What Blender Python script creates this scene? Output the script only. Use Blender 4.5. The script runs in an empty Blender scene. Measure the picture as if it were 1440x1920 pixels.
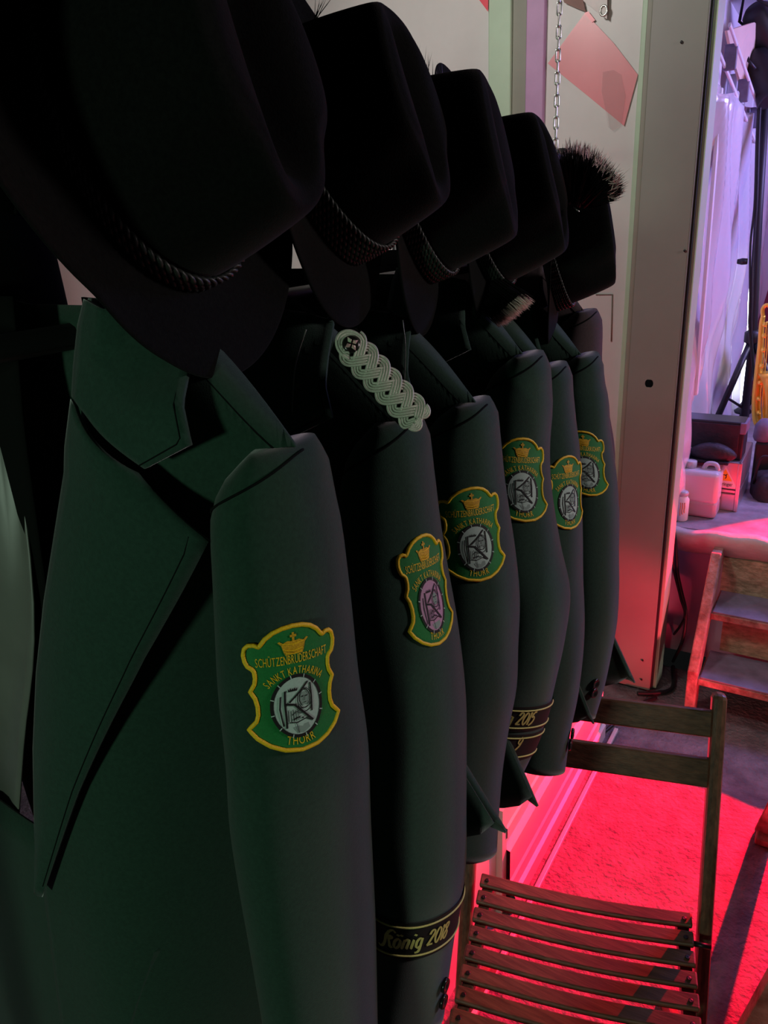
import bpy, bmesh, math, random
from math import sin, cos, pi, sqrt, radians
from mathutils import Vector, Matrix
from mathutils.geometry import delaunay_2d_cdt

random.seed(7)
scene = bpy.context.scene
col = scene.collection

# ------------------------------------------------------------------ camera
H = 1.72                                  # eye height of the photographer
F = 1440.0                                # focal length in pixels of a 1440x1920 frame
_Y = Vector((940, -600, 1440)).normalized()
_D = Vector((194, 3760, 1440))
_D = (_D - _Y * _D.dot(_Y)).normalized()
_Z = -_D
_X = _Y.cross(_Z)
ROT = Matrix((_X, _Y, _Z))                # image axes (right, down, forward) -> world
CAM = Vector((0, 0, H))
cam_data = bpy.data.cameras.new('camera')
cam_data.sensor_fit = 'VERTICAL'
cam_data.sensor_height = 24.0
cam_data.lens = 18.0
cam_data.clip_start = 0.02
cam = bpy.data.objects.new('camera', cam_data)
col.objects.link(cam)
r_, d_, f_ = ROT.col[0], ROT.col[1], ROT.col[2]
cam.matrix_world = Matrix(((r_[0], -d_[0], -f_[0], 0), (r_[1], -d_[1], -f_[1], 0),
                           (r_[2], -d_[2], -f_[2], H), (0, 0, 0, 1)))
scene.camera = cam

# ------------------------------------------------------------------ world, exposure, room lights
world = bpy.data.worlds.new('night'); scene.world = world
world.use_nodes = True
world.node_tree.nodes['Background'].inputs[0].default_value = (0.55, 0.6, 0.6, 1)
world.node_tree.nodes['Background'].inputs[1].default_value = 0.006
scene.view_settings.view_transform = 'Standard'
scene.view_settings.look = 'None'
scene.view_settings.gamma = 1.0
scene.view_settings.exposure = 0.0
scene.view_settings.use_curve_mapping = False

def aim(o, target):
    v = Vector(target) - o.location
    o.rotation_euler = v.to_track_quat('-Z', 'Y').to_euler()

def light(name, kind, loc, target, color, power, size=0.3, size_y=None, angle=60, blend=0.3, spread=180):
    l = bpy.data.lights.new(name, kind)
    l.color = color; l.energy = power
    if kind == 'AREA':
        l.size = size
        if size_y:
            l.shape = 'RECTANGLE'; l.size_y = size_y
        l.spread = radians(spread)
    elif kind == 'SPOT':
        l.spot_size = radians(angle); l.spot_blend = blend; l.shadow_soft_size = size
    else:
        l.shadow_soft_size = size
    o = bpy.data.objects.new(name, l); col.objects.link(o)
    o.location = loc; aim(o, target)
    return o

light('hall_lamp', 'AREA', (1.9, 2.0, 2.2), (-0.4, 0.7, 1.3), (1.0, 0.82, 0.84), 26, 0.4)
light('added_wall_fill', 'SPOT', (-1.35, 0.9, 2.75), (-1.0, 2.63, 1.75), (1.0, 0.95, 0.90), 64, 0.15, angle=85, blend=0.8)  # added light, no known source: brightens the end wall, not the jackets
light('green_wash_lamp', 'SPOT', (-0.30, -2.0, 1.65), (-0.4, 0.8, 1.35), (0.72, 1.0, 0.76), 60, 0.12, angle=60, blend=0.6)
light('red_stage_lamp', 'SPOT', (0.45, 4.1, 1.75), (-0.10, 1.75, 0.0), (1.0, 0.0, 0.02), 3600, 0.015, angle=34, blend=0.15)
light('added_red_post_fill', 'SPOT', (0.50, 1.70, 0.12), (-0.66, 2.62, 0.28), (1.0, 0.03, 0.07), 160, 0.04, angle=29, blend=0.9)  # added unseen light for the red glow on the lower post
light('violet_stage_wash', 'AREA', (0.55, 3.7, 2.15), (-0.45, 3.5, 1.0), (0.42, 0.35, 1.0), 32, 0.5)
light('white_stage_lamp', 'SPOT', (0.25, 4.5, 1.7), (-0.53, 3.75, 1.15), (1.0, 0.95, 0.75), 26, 0.05, angle=38, blend=0.7)
light('violet_floor_wash', 'SPOT', (0.9, 3.4, 2.1), (0.3, 2.2, 0.0), (0.62, 0.45, 1.0), 14, 0.3, angle=60, blend=0.6)

# ------------------------------------------------------------------ helpers
def at(px, py, axis, val):
    c = ROT @ Vector(((px - 720) / F, (py - 960) / F, 1.0))
    t = (val - CAM[axis]) / c[axis]
    return CAM + c * t
def at_x(px, py, v): return at(px, py, 0, v)
def at_y(px, py, v): return at(px, py, 1, v)
def at_z(px, py, v): return at(px, py, 2, v)

def interp(x, xs, ys):
    if x <= xs[0]: return ys[0]
    for i in range(1, len(xs)):
        if x <= xs[i]:
            f = (x - xs[i-1]) / (xs[i] - xs[i-1]); return ys[i-1] + f * (ys[i] - ys[i-1])
    return ys[-1]

def sm_interp(x, xs, ys):
    """Catmull-Rom through the table"""
    if x <= xs[0]: return ys[0]
    if x >= xs[-1]: return ys[-1]
    for i in range(1, len(xs)):
        if x <= xs[i]:
            h = xs[i] - xs[i-1]; t = (x - xs[i-1]) / h
            m0 = (ys[i] - ys[i-2]) / (xs[i] - xs[i-2]) * h if i >= 2 else ys[i] - ys[i-1]
            m1 = (ys[i+1] - ys[i-1]) / (xs[i+1] - xs[i-1]) * h if i + 1 < len(xs) else ys[i] - ys[i-1]
            t2, t3 = t*t, t*t*t
            return (2*t3-3*t2+1)*ys[i-1] + (t3-2*t2+t)*m0 + (-2*t3+3*t2)*ys[i] + (t3-t2)*m1

def smooth_path(pts, n):
    """Catmull-Rom resample of 3D points"""
    pts = [Vector(p) for p in pts]
    out = []
    m = len(pts) - 1
    for k in range(n + 1):
        u = k / n * m; i = min(int(u), m - 1); t = u - i
        p1, p2 = pts[i], pts[i+1]
        p0 = pts[i-1] if i > 0 else p1 * 2 - p2
        p3 = pts[i+2] if i + 2 <= m else p2 * 2 - p1
        out.append(0.5 * ((2*p1) + (-p0+p2)*t + (2*p0-5*p1+4*p2-p3)*t*t + (-p0+3*p1-3*p2+p3)*t**3))
    return out

MATS = {}
def mat(name, color, rough=0.6, metal=0.0, noise=0.0, nscale=20.0, bump=0.0, bscale=None, emit=None, estr=0.0,
        trans=0.0, sheen=0.0, color2=None, alpha=1.0, stretch=(1, 1, 1), spec=0.5, weave=0.0, ior=1.45):
    if name in MATS: return MATS[name]
    m = bpy.data.materials.new(name); m.use_nodes = True
    nt = m.node_tree; b = nt.nodes['Principled BSDF']
    c = (*color, 1)
    b.inputs['Base Color'].default_value = c
    b.inputs['Roughness'].default_value = rough
    b.inputs['Metallic'].default_value = metal
    b.inputs['Specular IOR Level'].default_value = spec
    b.inputs['IOR'].default_value = ior
    if trans: b.inputs['Transmission Weight'].default_value = trans
    if sheen:
        b.inputs['Sheen Weight'].default_value = sheen; b.inputs['Sheen Roughness'].default_value = 0.45
        b.inputs['Sheen Tint'].default_value = (1, 1, 1, 1)
    if alpha < 1: b.inputs['Alpha'].default_value = alpha
    if emit:
        b.inputs['Emission Color'].default_value = (*emit, 1); b.inputs['Emission Strength'].default_value = estr
    tc = mp = None
    if noise or bump or color2 or weave:
        tc = nt.nodes.new('ShaderNodeTexCoord'); mp = nt.nodes.new('ShaderNodeMapping')
        mp.inputs['Scale'].default_value = stretch
        nt.links.new(tc.outputs['Object'], mp.inputs['Vector'])
    if noise or color2:
        n = nt.nodes.new('ShaderNodeTexNoise'); n.inputs['Scale'].default_value = nscale
        n.inputs['Detail'].default_value = 5.0; n.inputs['Roughness'].default_value = 0.62
        nt.links.new(mp.outputs[0], n.inputs['Vector'])
        r = nt.nodes.new('ShaderNodeValToRGB')
        lo = color2 if color2 else tuple(x * (1 - noise) for x in color)
        hi = color if color2 else tuple(min(1, x * (1 + noise)) for x in color)
        r.color_ramp.elements[0].position = 0.35; r.color_ramp.elements[1].position = 0.65
        r.color_ramp.elements[0].color = (*lo, 1); r.color_ramp.elements[1].color = (*hi, 1)
        nt.links.new(n.outputs['Fac'], r.inputs['Fac']); nt.links.new(r.outputs['Color'], b.inputs['Base Color'])
    if bump:
        n2 = nt.nodes.new('ShaderNodeTexNoise'); n2.inputs['Scale'].default_value = bscale or nscale
        n2.inputs['Detail'].default_value = 4.0
        nt.links.new(mp.outputs[0], n2.inputs['Vector'])
        bp = nt.nodes.new('ShaderNodeBump'); bp.inputs['Strength'].default_value = bump
        bp.inputs['Distance'].default_value = 0.01
        nt.links.new(n2.outputs['Fac'], bp.inputs['Height']); nt.links.new(bp.outputs['Normal'], b.inputs['Normal'])
    MATS[name] = m
    return m

ORG = {}
def mk(name, verts, faces, material=None, parent=None, smooth=True, thick=0.0, sub=0, bevel=0.0, autosmooth=None, mesh=None, offset=0.0):
    org = ORG.get(parent, Vector((0, 0, 0))) if parent else Vector((0, 0, 0))
    me = mesh or bpy.data.meshes.new(name)
    if mesh is None:
        me.from_pydata([tuple(Vector(v) - org) for v in verts], [], [tuple(f) for f in faces])
        me.validate()
        if material: me.materials.append(material)
        if smooth:
            me.polygons.foreach_set('use_smooth', [True] * len(me.polygons))
        bm = bmesh.new(); bm.from_mesh(me); bmesh.ops.recalc_face_normals(bm, faces=bm.faces); bm.to_mesh(me); bm.free()
    o = bpy.data.objects.new(name, me); col.objects.link(o)
    if parent:
        o.parent = parent
        ORG[o] = org
    if thick:
        m = o.modifiers.new('thickness', 'SOLIDIFY'); m.thickness = thick; m.offset = offset
    if bevel:
        m = o.modifiers.new('bevel', 'BEVEL'); m.width = bevel; m.segments = 2; m.limit_method = 'ANGLE'; m.angle_limit = radians(40)
    if sub:
        m = o.modifiers.new('subdivision', 'SUBSURF'); m.levels = sub; m.render_levels = sub
    if autosmooth is not None:
        try:
            me.set_sharp_from_angle(angle=radians(autosmooth))
        except Exception:
            pass
    return o

def thing(name, loc, label, cat, group=None):
    o = bpy.data.objects.new(name, None); col.objects.link(o)
    o.empty_display_size = 0.05
    o.location = loc; ORG[o] = Vector(loc)
    o['label'] = label; o['category'] = cat
    if group: o['group'] = group
    return o

def tag(o, label, cat, group=None):
    o['label'] = label; o['category'] = cat
    if group: o['group'] = group
    return o

def struct(o, label=None):
    o['kind'] = 'structure'
    if label: o['label'] = label
    return o

class G:
    """geometry collector"""
    def __init__(s): s.v = []; s.f = []
    def add(s, v, f):
        b = len(s.v); s.v += [Vector(x) for x in v]; s.f += [tuple(b + i for i in q) for q in f]; return s
    def box(s, lo, hi, M=None):
        x0, y0, z0 = lo; x1, y1, z1 = hi
        v = [(x0,y0,z0),(x1,y0,z0),(x1,y1,z0),(x0,y1,z0),(x0,y0,z1),(x1,y0,z1),(x1,y1,z1),(x0,y1,z1)]
        if M: v = [M @ Vector(p) for p in v]
        return s.add(v, [(0,3,2,1),(4,5,6,7),(0,1,5,4),(1,2,6,5),(2,3,7,6),(3,0,4,7)])
    def bar(s, a, b, w, h, up=(0, 0, 1)):
        """rectangular bar from a to b"""
        a = Vector(a); b = Vector(b); t = (b - a).normalized(); up = Vector(up)
        x = t.cross(up).normalized(); y = x.cross(t).normalized()
        v = []
        for p in (a, b):
            for sx, sy in ((-1,-1),(1,-1),(1,1),(-1,1)):
                v.append(p + x * (sx * w / 2) + y * (sy * h / 2))
        return s.add(v, [(0,1,2,3),(7,6,5,4),(0,4,5,1),(1,5,6,2),(2,6,7,3),(3,7,4,0)])
    def tube(s, pts, r, n=8, closed=False, cap=True):
        pts = [Vector(p) for p in pts]; m = len(pts)
        rr = r if callable(r) else (lambda i: r)
        t0 = (pts[1] - pts[0]).normalized()
        nrm = t0.orthogonal().normalized()
        rings = []
        for i in range(m):
            if closed: t = (pts[(i+1) % m] - pts[i-1]).normalized()
            elif i == 0: t = (pts[1] - pts[0]).normalized()
            elif i == m - 1: t = (pts[-1] - pts[-2]).normalized()
            else: t = (pts[i+1] - pts[i-1]).normalized()
            nrm = (nrm - t * nrm.dot(t))
            nrm = nrm.normalized() if nrm.length > 1e-9 else t.orthogonal().normalized()
            bn = t.cross(nrm)
            rings.append([pts[i] + (nrm * cos(2*pi*k/n) + bn * sin(2*pi*k/n)) * rr(i) for k in range(n)])
        v = [p for R in rings for p in R]; f = []
        for i in range(m if closed else m - 1):
            j = (i + 1) % m
            for k in range(n):
                f.append((i*n+k, i*n+(k+1) % n, j*n+(k+1) % n, j*n+k))
        if cap and not closed:
            f.append(tuple(range(n-1, -1, -1))); f.append(tuple((m-1)*n + k for k in range(n)))
        return s.add(v, f)
    def lathe(s, prof, n=24, M=None):
        """profile (r,z) turned about z"""
        v = []; f = []
        for r, z in prof:
            for k in range(n):
                p = Vector((r*cos(2*pi*k/n), r*sin(2*pi*k/n), z)); v.append(M @ p if M else p)
        for i in range(len(prof) - 1):
            for k in range(n):
                f.append((i*n+k, i*n+(k+1) % n, (i+1)*n+(k+1) % n, (i+1)*n+k))
        f.append(tuple(range(n-1, -1, -1))); f.append(tuple((len(prof)-1)*n + k for k in range(n)))
        return s.add(v, f)
    def grid(s, fn, nu, nv, wrap=False):
        v = [fn(i / nu if not wrap else i / nu, j / nv) for j in range(nv + 1) for i in range(nu if wrap else nu + 1)]
        w = nu if wrap else nu + 1; f = []
        for j in range(nv):
            for i in range(nu):
                i2 = (i + 1) % w
                f.append((j*w+i, j*w+i2, (j+1)*w+i2, (j+1)*w+i))
        return s.add(v, f)
    def build(s, name, material, parent=None, **k): return mk(name, s.v, s.f, material, parent, **k)

# ------------------------------------------------------------------ materials
M_wall = mat('white_wall_panel', (0.60, 0.58, 0.56), 0.42, noise=0.05, nscale=3, bump=0.02, bscale=60)
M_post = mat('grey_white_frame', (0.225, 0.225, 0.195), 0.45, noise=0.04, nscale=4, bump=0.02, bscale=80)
M_green_lit_trim = mat('green_lit_trim', (0.42, 0.56, 0.40), 0.45, noise=0.05, nscale=6)  # green light falling on the strips is put into this colour
M_olive_trim = mat('olive_trim', (0.24, 0.24, 0.19), 0.5, noise=0.05, nscale=6)
M_violet_lit = mat('violet_lit_strip', (0.46, 0.26, 0.45), 0.5, noise=0.06, nscale=10)  # violet light on the strip painted in as its base colour
M_rubber = mat('black_rubber', (0.012, 0.012, 0.012), 0.6)
M_floor = mat('rough_asphalt', (0.20, 0.18, 0.19), 0.8, color2=(0.11, 0.10, 0.11), nscale=14, bump=0.9, bscale=70)
M_wool = mat('dark_green_wool', (0.017, 0.046, 0.030), 0.95, noise=0.12, nscale=260, bump=0.10, bscale=900, sheen=0.32, spec=0.15)
M_wool_lapel = mat('dark_green_wool_lapel', (0.018, 0.049, 0.033), 0.95, noise=0.12, nscale=260, bump=0.10, bscale=900, sheen=0.32, spec=0.15)
M_brown = mat('brownish_grey_wool', (0.055, 0.042, 0.042), 0.95, noise=0.1, nscale=260, bump=0.1, bscale=900, sheen=0.15, spec=0.15)
M_seam = mat('dark_seam', (0.004, 0.006, 0.005), 0.95, spec=0.1)
M_lining = mat('grey_satin_lining', (0.13, 0.14, 0.12), 0.4, noise=0.08, nscale=12)
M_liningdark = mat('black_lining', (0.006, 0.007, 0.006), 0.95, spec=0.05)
M_felt = mat('black_green_felt', (0.0042, 0.0050, 0.0043), 0.98, noise=0.25, nscale=300, bump=0.12, bscale=700, spec=0.08, sheen=0.03)
M_cord = mat('black_green_cord', (0.016, 0.022, 0.017), 0.45, spec=0.4)
M_pgreen = mat('patch_green', (0.006, 0.185, 0.035), 0.7, noise=0.1, nscale=500, bump=0.15, bscale=1500)
M_pyellow = mat('patch_yellow_thread', (0.88, 0.56, 0.008), 0.55, noise=0.15, nscale=900, bump=0.2, bscale=1800)
M_pgold = mat('patch_gold_thread', (0.62, 0.36, 0.015), 0.5, noise=0.3, nscale=700)
M_poval = mat('patch_pale_field', (0.42, 0.58, 0.50), 0.6, noise=0.06, nscale=500)
M_povalpink = mat('patch_mauve_field', (0.50, 0.28, 0.42), 0.6, noise=0.06, nscale=500)
M_pface = mat('patch_grey_thread', (0.24, 0.34, 0.29), 0.6)
M_pblack = mat('patch_black_thread', (0.006, 0.007, 0.006), 0.7)
M_band = mat('black_cuff_band', (0.005, 0.007, 0.006), 0.8)
M_bandy = mat('pale_yellow_thread', (0.62, 0.60, 0.18), 0.5, noise=0.15, nscale=800)
M_silver = mat('silver_bullion', (0.52, 0.54, 0.44), 0.38, metal=0.2, noise=0.12, nscale=900, bump=0.3, bscale=1600)
M_button = mat('black_horn_button', (0.012, 0.011, 0.010), 0.22)
M_gem = mat('iridescent_gem', (0.95, 0.30, 0.45), 0.12, metal=0.25, color2=(0.55, 0.85, 0.55), nscale=150)
M_steel = mat('galvanised_steel', (0.55, 0.56, 0.52), 0.28, metal=0.9)
M_darkmetal = mat('dark_steel', (0.03, 0.03, 0.03), 0.4, metal=0.6)
M_wood = mat('brown_chair_wood', (0.20, 0.095, 0.055), 0.42, color2=(0.095, 0.045, 0.027), nscale=9, stretch=(1, 12, 12), bump=0.08, bscale=30)
M_woodv = mat('brown_chair_post_wood', (0.19, 0.095, 0.055), 0.38, color2=(0.09, 0.045, 0.027), nscale=9, stretch=(12, 12, 1), bump=0.06, bscale=30)
M_stepwood = mat('worn_step_wood', (0.40, 0.24, 0.20), 0.7, color2=(0.16, 0.075, 0.055), nscale=22, bump=0.4, bscale=60)
M_tread = mat('grey_anti_slip_tread', (0.16, 0.14, 0.20), 0.6, noise=0.2, nscale=18, bump=0.1, bscale=200)
M_osb = mat('chipboard', (0.42, 0.34, 0.22), 0.8, color2=(0.20, 0.17, 0.10), nscale=30, stretch=(1, 1, 2), bump=0.3, bscale=60)
M_plast = mat('grey_drape', (0.42, 0.40, 0.40), 0.5, noise=0.12, nscale=9, bump=0.5, bscale=22)
M_skirt = mat('lilac_grey_drape', (0.34, 0.28, 0.36), 0.55, noise=0.06, nscale=6)
M_deck = mat('stage_deck', (0.28, 0.24, 0.27), 0.5, noise=0.25, nscale=12, bump=0.1, bscale=80)
M_black = mat('matt_black_plastic', (0.010, 0.010, 0.012), 0.5)
M_blackcloth = mat('black_nylon', (0.022, 0.016, 0.02), 0.6, noise=0.2, nscale=40, bump=0.3, bscale=90)
M_can = mat('milky_plastic', (0.72, 0.68, 0.74), 0.35, trans=0.25)
M_canlow = mat('milky_plastic_filled', (0.48, 0.42, 0.47), 0.35, trans=0.15)
M_alu = mat('aluminium_case', (0.62, 0.55, 0.55), 0.28, metal=0.85, noise=0.1, nscale=8)
M_white = mat('white_print', (0.8, 0.78, 0.78), 0.5)
M_yellowp = mat('yellow_print', (0.85, 0.50, 0.02), 0.5)
M_orange = mat('orange_print', (0.8, 0.2, 0.02), 0.5)
M_brass = mat('lacquered_brass', (0.95, 0.60, 0.08), 0.28, metal=0.55)
M_film = mat('clear_plastic_film', (0.74, 0.74, 0.80), 0.18, trans=0.35, noise=0.05, nscale=5, bump=0.25, bscale=7, stretch=(1, 1.5, 0.5))
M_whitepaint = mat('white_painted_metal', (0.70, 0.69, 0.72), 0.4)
M_ceil = mat('white_trailer_ceiling', (0.68, 0.66, 0.70), 0.5)
M_beige = mat('beige_board', (0.62, 0.48, 0.38), 0.6, noise=0.06, nscale=5)
M_curtain = mat('wine_red_curtain', (0.30, 0.03, 0.07), 0.8, noise=0.2, nscale=20)
M_sheet = mat('pink_translucent_sheet', (0.85, 0.30, 0.33), 0.3, noise=0.06, nscale=3, alpha=0.75)
M_sheetred = mat('red_tape', (0.75, 0.06, 0.09), 0.3)
M_tape = mat('clear_tape', (0.55, 0.40, 0.40), 0.12, alpha=0.22)
M_banner = mat('white_banner_cloth', (0.68, 0.62, 0.60), 0.55, noise=0.06, nscale=10)
M_brownstrip = mat('brown_strap', (0.26, 0.15, 0.13), 0.7)
M_hair = mat('black_animal_hair', (0.006, 0.005, 0.005), 0.5)
M_hairtip = mat('pale_hair_tips', (0.85, 0.62, 0.58), 0.6)
M_led = mat('white_led_tube', (0.9, 0.92, 1.0), 0.4, emit=(0.85, 0.9, 1.0), estr=9.0)

# ------------------------------------------------------------------ setting: floor, walls, frame
YB = 2.63                                                # plane of the end wall
def plane(name, pts, m, **k): return mk(name, pts, [tuple(range(len(pts)))], m, smooth=False, **k)

g = G(); g.grid(lambda u, v: Vector((-2.2 + 5.2*u, -2.6 + 5.4*v, 0.0)), 40, 40)
struct(g.build('floor', M_floor, smooth=False, thick=0.0), 'rough concrete floor with red light across it')
struct(G().box((-2.27, -2.6, 0), (-2.2, YB, 2.9)).build('wall_left', M_wall, smooth=False), 'white wall beyond the row of jackets')

# end wall: panels and upright strips, each its own piece
struct(G().box((-2.2, YB, 0), (-1.155, YB + 0.05, 2.9)).build('wall_back', M_wall, smooth=False), 'white panel wall at the end of the row')
wb = struct(G().box((-0.97, YB, 0), (-0.66, YB + 0.05, 2.9)).build('wall_back_panel', M_wall, smooth=False), 'white panel between the violet-lit strip and the post')
struct(G().box((-1.155, YB - 0.025, 0), (-1.078, YB + 0.05, 2.9)).build('trim_1', M_green_lit_trim, smooth=False, bevel=0.004), 'upright strip tinted pale green for the light on it')
struct(G().box((-1.078, YB - 0.012, 0), (-1.029, YB + 0.05, 2.9)).build('trim_2', M_olive_trim, smooth=False, bevel=0.003), 'dark olive upright strip')
struct(G().box((-1.029, YB - 0.02, 0), (-0.97, YB + 0.05, 2.9)).build('trim_3', M_violet_lit, smooth=False, bevel=0.003), 'upright strip tinted mauve for the violet light on it')
# hatch outline on the panel
hp = [at_y(1117, 552, YB - 0.002), at_y(1148, 552, YB - 0.002), at_y(1146, 640, YB - 0.002)]
mk('hatch_groove', *(lambda q: (q.v, q.f))(G().tube(hp, 0.0025, 4)), M_olive_trim, wb)
# post with edge tinted for green light, folded lip, rubber seal
struct(G().box((-0.672, YB - 0.035, 0), (-0.655, YB + 0.02, 2.9)).build('trim_4', M_green_lit_trim, smooth=False, bevel=0.003), 'edge strip of the doorway post, tinted for green light')
struct(G().box((-0.655, YB - 0.045, 0), (-0.640, YB + 0.02, 2.9)).build('trim_5', M_olive_trim, smooth=False, bevel=0.002), 'folded lip of the doorway post')
# face with a punched hole
def post_face():
    x0, x1, z0, z1 = -0.640, -0.489, 0.01, 2.9
    hc = at_y(1217, 719, YB - 0.045); r = 0.0135
    n = 24; y = YB - 0.045
    V = [Vector((x0, z0)), Vector((x1, z0)), Vector((x1, z1)), Vector((x0, z1))]
    E_ = [(0,1),(1,2),(2,3),(3,0)]
    ring = [Vector((hc.x + r*cos(2*pi*k/n), hc.z + r*1.1*sin(2*pi*k/n))) for k in range(n)]
    b = len(V); V += ring; E_ += [(b+k, b+(k+1) % n) for k in range(n)]
    vs, es, fs, *_ = delaunay_2d_cdt(V, E_, [], 1, 1e-6)
    out = []
    for f in fs:
        c = sum((vs[i] for i in f), Vector((0, 0))) / len(f)
        if (c - Vector((hc.x, hc.z))).length < r * 0.98: continue
        out.append(f)
    return [Vector((p.x, y, p.y)) for p in vs], out, hc
pv, pf, hc = post_face()
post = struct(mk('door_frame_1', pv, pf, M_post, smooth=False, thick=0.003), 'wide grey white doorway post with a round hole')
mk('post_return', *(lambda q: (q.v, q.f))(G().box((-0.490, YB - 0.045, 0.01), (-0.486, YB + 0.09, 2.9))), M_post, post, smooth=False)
mk('post_back', *(lambda q: (q.v, q.f))(G().box((-0.64, YB + 0.06, 0.01), (-0.49, YB + 0.07, 2.9))), M_whitepaint, post, smooth=False)
mk('rubber_seal', *(lambda q: (q.v, q.f))(G().box((-0.486, YB - 0.035, 0.01), (-0.479, YB + 0.06, 2.9))), M_rubber, post, smooth=False)
mk('seal_channel', *(lambda q: (q.v, q.f))(G().box((-0.479, YB - 0.02, 0.01), (-0.468, YB + 0.08, 2.9))), M_green_lit_trim, post, smooth=False)
for px, py in ((1205, 1238), (1203, 1274), (1284, 470), (1278, 79)):
    c = at_y(px, py, YB - 0.049)
    mk('screw', *(lambda q: (q.v, q.f))(G().lathe([(0.004, 0), (0.004, 0.002), (0.0015, 0.003)], 10, Matrix.Translation(c) @ Matrix.Rotation(pi/2, 4, 'X'))), M_darkmetal, post)

# low white plinth under the jackets with its stepped base profile
def extr(prof, y0, y1):
    n = len(prof); v = [Vector((x, y, z)) for y in (y0, y1) for x, z in prof]
    f = [(i, i+1, n+i+1, n+i) for i in range(n-1)]
    return v, f
plp = [(-0.95, 0.34), (-0.600, 0.34), (-0.585, 0.33), (-0.585, 0.27), (-0.580, 0.265), (-0.580, 0.235), (-0.590, 0.23), (-0.590, 0.20), (-0.572, 0.195), (-0.572, 0.10),
       (-0.566, 0.095), (-0.566, 0.055), (-0.556, 0.05), (-0.556, 0.0)]
low = struct(mk('wall_low', *extr([(-0.80, 0.0), (-0.80, 0.34)] + plp[1:], 1.43, 2.25), M_wall, smooth=False), 'low white ledge with stepped base below the jackets')
low2 = struct(mk('wall_low_panel', *extr([(-0.80, 0.0), (-0.80, 0.34), (-0.61, 0.34), (-0.60, 0.33), (-0.60, 0.0)], -1.2, 1.41), M_wall, smooth=False), 'plain low white ledge panel nearer the camera')
mk('panel_joint', *(lambda q: (q.v, q.f))(G().box((-0.62, 1.405, 0.0), (-0.583, 1.432, 0.34))), M_wall, low, smooth=False)
struct(G().box((-0.538, -0.8, 0.0), (-0.524, 2.3, 0.014)).build('baseboard_left', M_wall, smooth=False, bevel=0.003), 'thin floor strip along the ledge')

# ------------------------------------------------------------------ jackets
XC = -0.575
SL_T = [0, .03, .08, .15, .3, .5, 1]
def sl_ab(t):
    return sm_interp(t, SL_T, [.014, .030, .040, .044, .048, .050, .043]), sm_interp(t, SL_T, [.036, .051, .060, .064, .071, .077, .064])

class Sleeve:
    def __init__(s, tip, xs, swing, length, ysc=1.0, wr=0.0, seed=0):
        s.tip = Vector(tip); s.sw = swing; s.L = length; s.T = [0.0] + [.06,.12,.2,.3,.4,.5,.6,.7,.8,.9,1]; s.X = [xs[0] + .012] + list(xs)
        s.seed = seed; s.wr = wr
    def centre(s, t):
        return sm_interp(t, s.T, s.X), s.tip.y - s.sw * t**1.5
    def pt(s, th, t, off=0.0):
        a, b = sl_ab(t); cx, cy = s.centre(t)
        w = s.wr * min(1, t * 6) * (sin(5.2*t*2*pi*0.5 + s.seed + 1.7*cos(th + s.seed)) * (0.5 + 0.5*sin(th*1.0 + s.seed*2)))
        nx, ny = cos(th) / a, sin(th) / b; l = sqrt(nx*nx + ny*ny); nx /= l; ny /= l
        return Vector((cx + a*cos(th) + nx*(off + w), cy + b*sin(th) + ny*(off + w), s.tip.z - s.L*t - .55*t*b*sin(th)))
    def walk(s, th0, t, p):
        """angle reached by walking p metres round the sleeve from th0"""
        a, b = sl_ab(t); n = 12; th = th0; dp = p / n
        for _ in range(n): th += dp / sqrt((a*sin(th))**2 + (b*cos(th))**2)
        return th
    def mapper(s, th0, t0, tilt=0.0, shear=0.0):
        ct, st = cos(tilt), sin(tilt)
        def fn(p, q, off=0.0):
            P = p*ct - q*st; Q = p*st + q*ct + shear*p
            t = t0 - Q / s.L
            return s.pt(s.walk(th0, t, P), t, off)
        return fn

# --- flat artwork helpers: everything is laid on a sleeve through fn(p, q, off)
_glyph = {}
def glyph(ch):
    if ch not in _glyph:
        cu = bpy.data.curves.new('lettering', 'FONT'); cu.body = ch; cu.size = 1.0; cu.resolution_u = 3
        ob = bpy.data.objects.new('lettering', cu)
        me = bpy.data.meshes.new_from_object(ob)
        v = [(p.co.x, p.co.y) for p in me.vertices]; f = [tuple(p.vertices) for p in me.polygons]
        bpy.data.objects.remove(ob); bpy.data.curves.remove(cu); bpy.data.meshes.remove(me)
        xs = [a[0] for a in v] or [0, .3]
        _glyph[ch] = (v, f, min(xs), max(xs))
    return _glyph[ch]

def text_on(gm, s, size, place, sx=0.72, gap=0.09, off=0.002, align=0.0, bold=0.0):
    """place(u) -> (p, q, angle) for arc position u (metres, 0 = middle)"""
    adv = []
    for ch in s:
        if ch == ' ': adv.append(0.3 * size * sx * 1.1)
        else:
            v, f, a, b = glyph(ch); adv.append(((b - a) * sx + gap) * size)
    tot = sum(adv); u = -tot/2
    for ch, w in zip(s, adv):
        if ch != ' ':
            v, f, a, b = glyph(ch); p0, q0, an = place(u + w/2)
            ca, sa = cos(an), sin(an); mid = (a + b)/2
            pts = []
            for x, y in v:
                lx = (x - mid) * size * sx; ly = y * size
                pts.append(gm['fn'](p0 + lx*ca - ly*sa, q0 + lx*sa + ly*ca, off))
            gm['g'].add(pts, f)
        u += w

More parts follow.
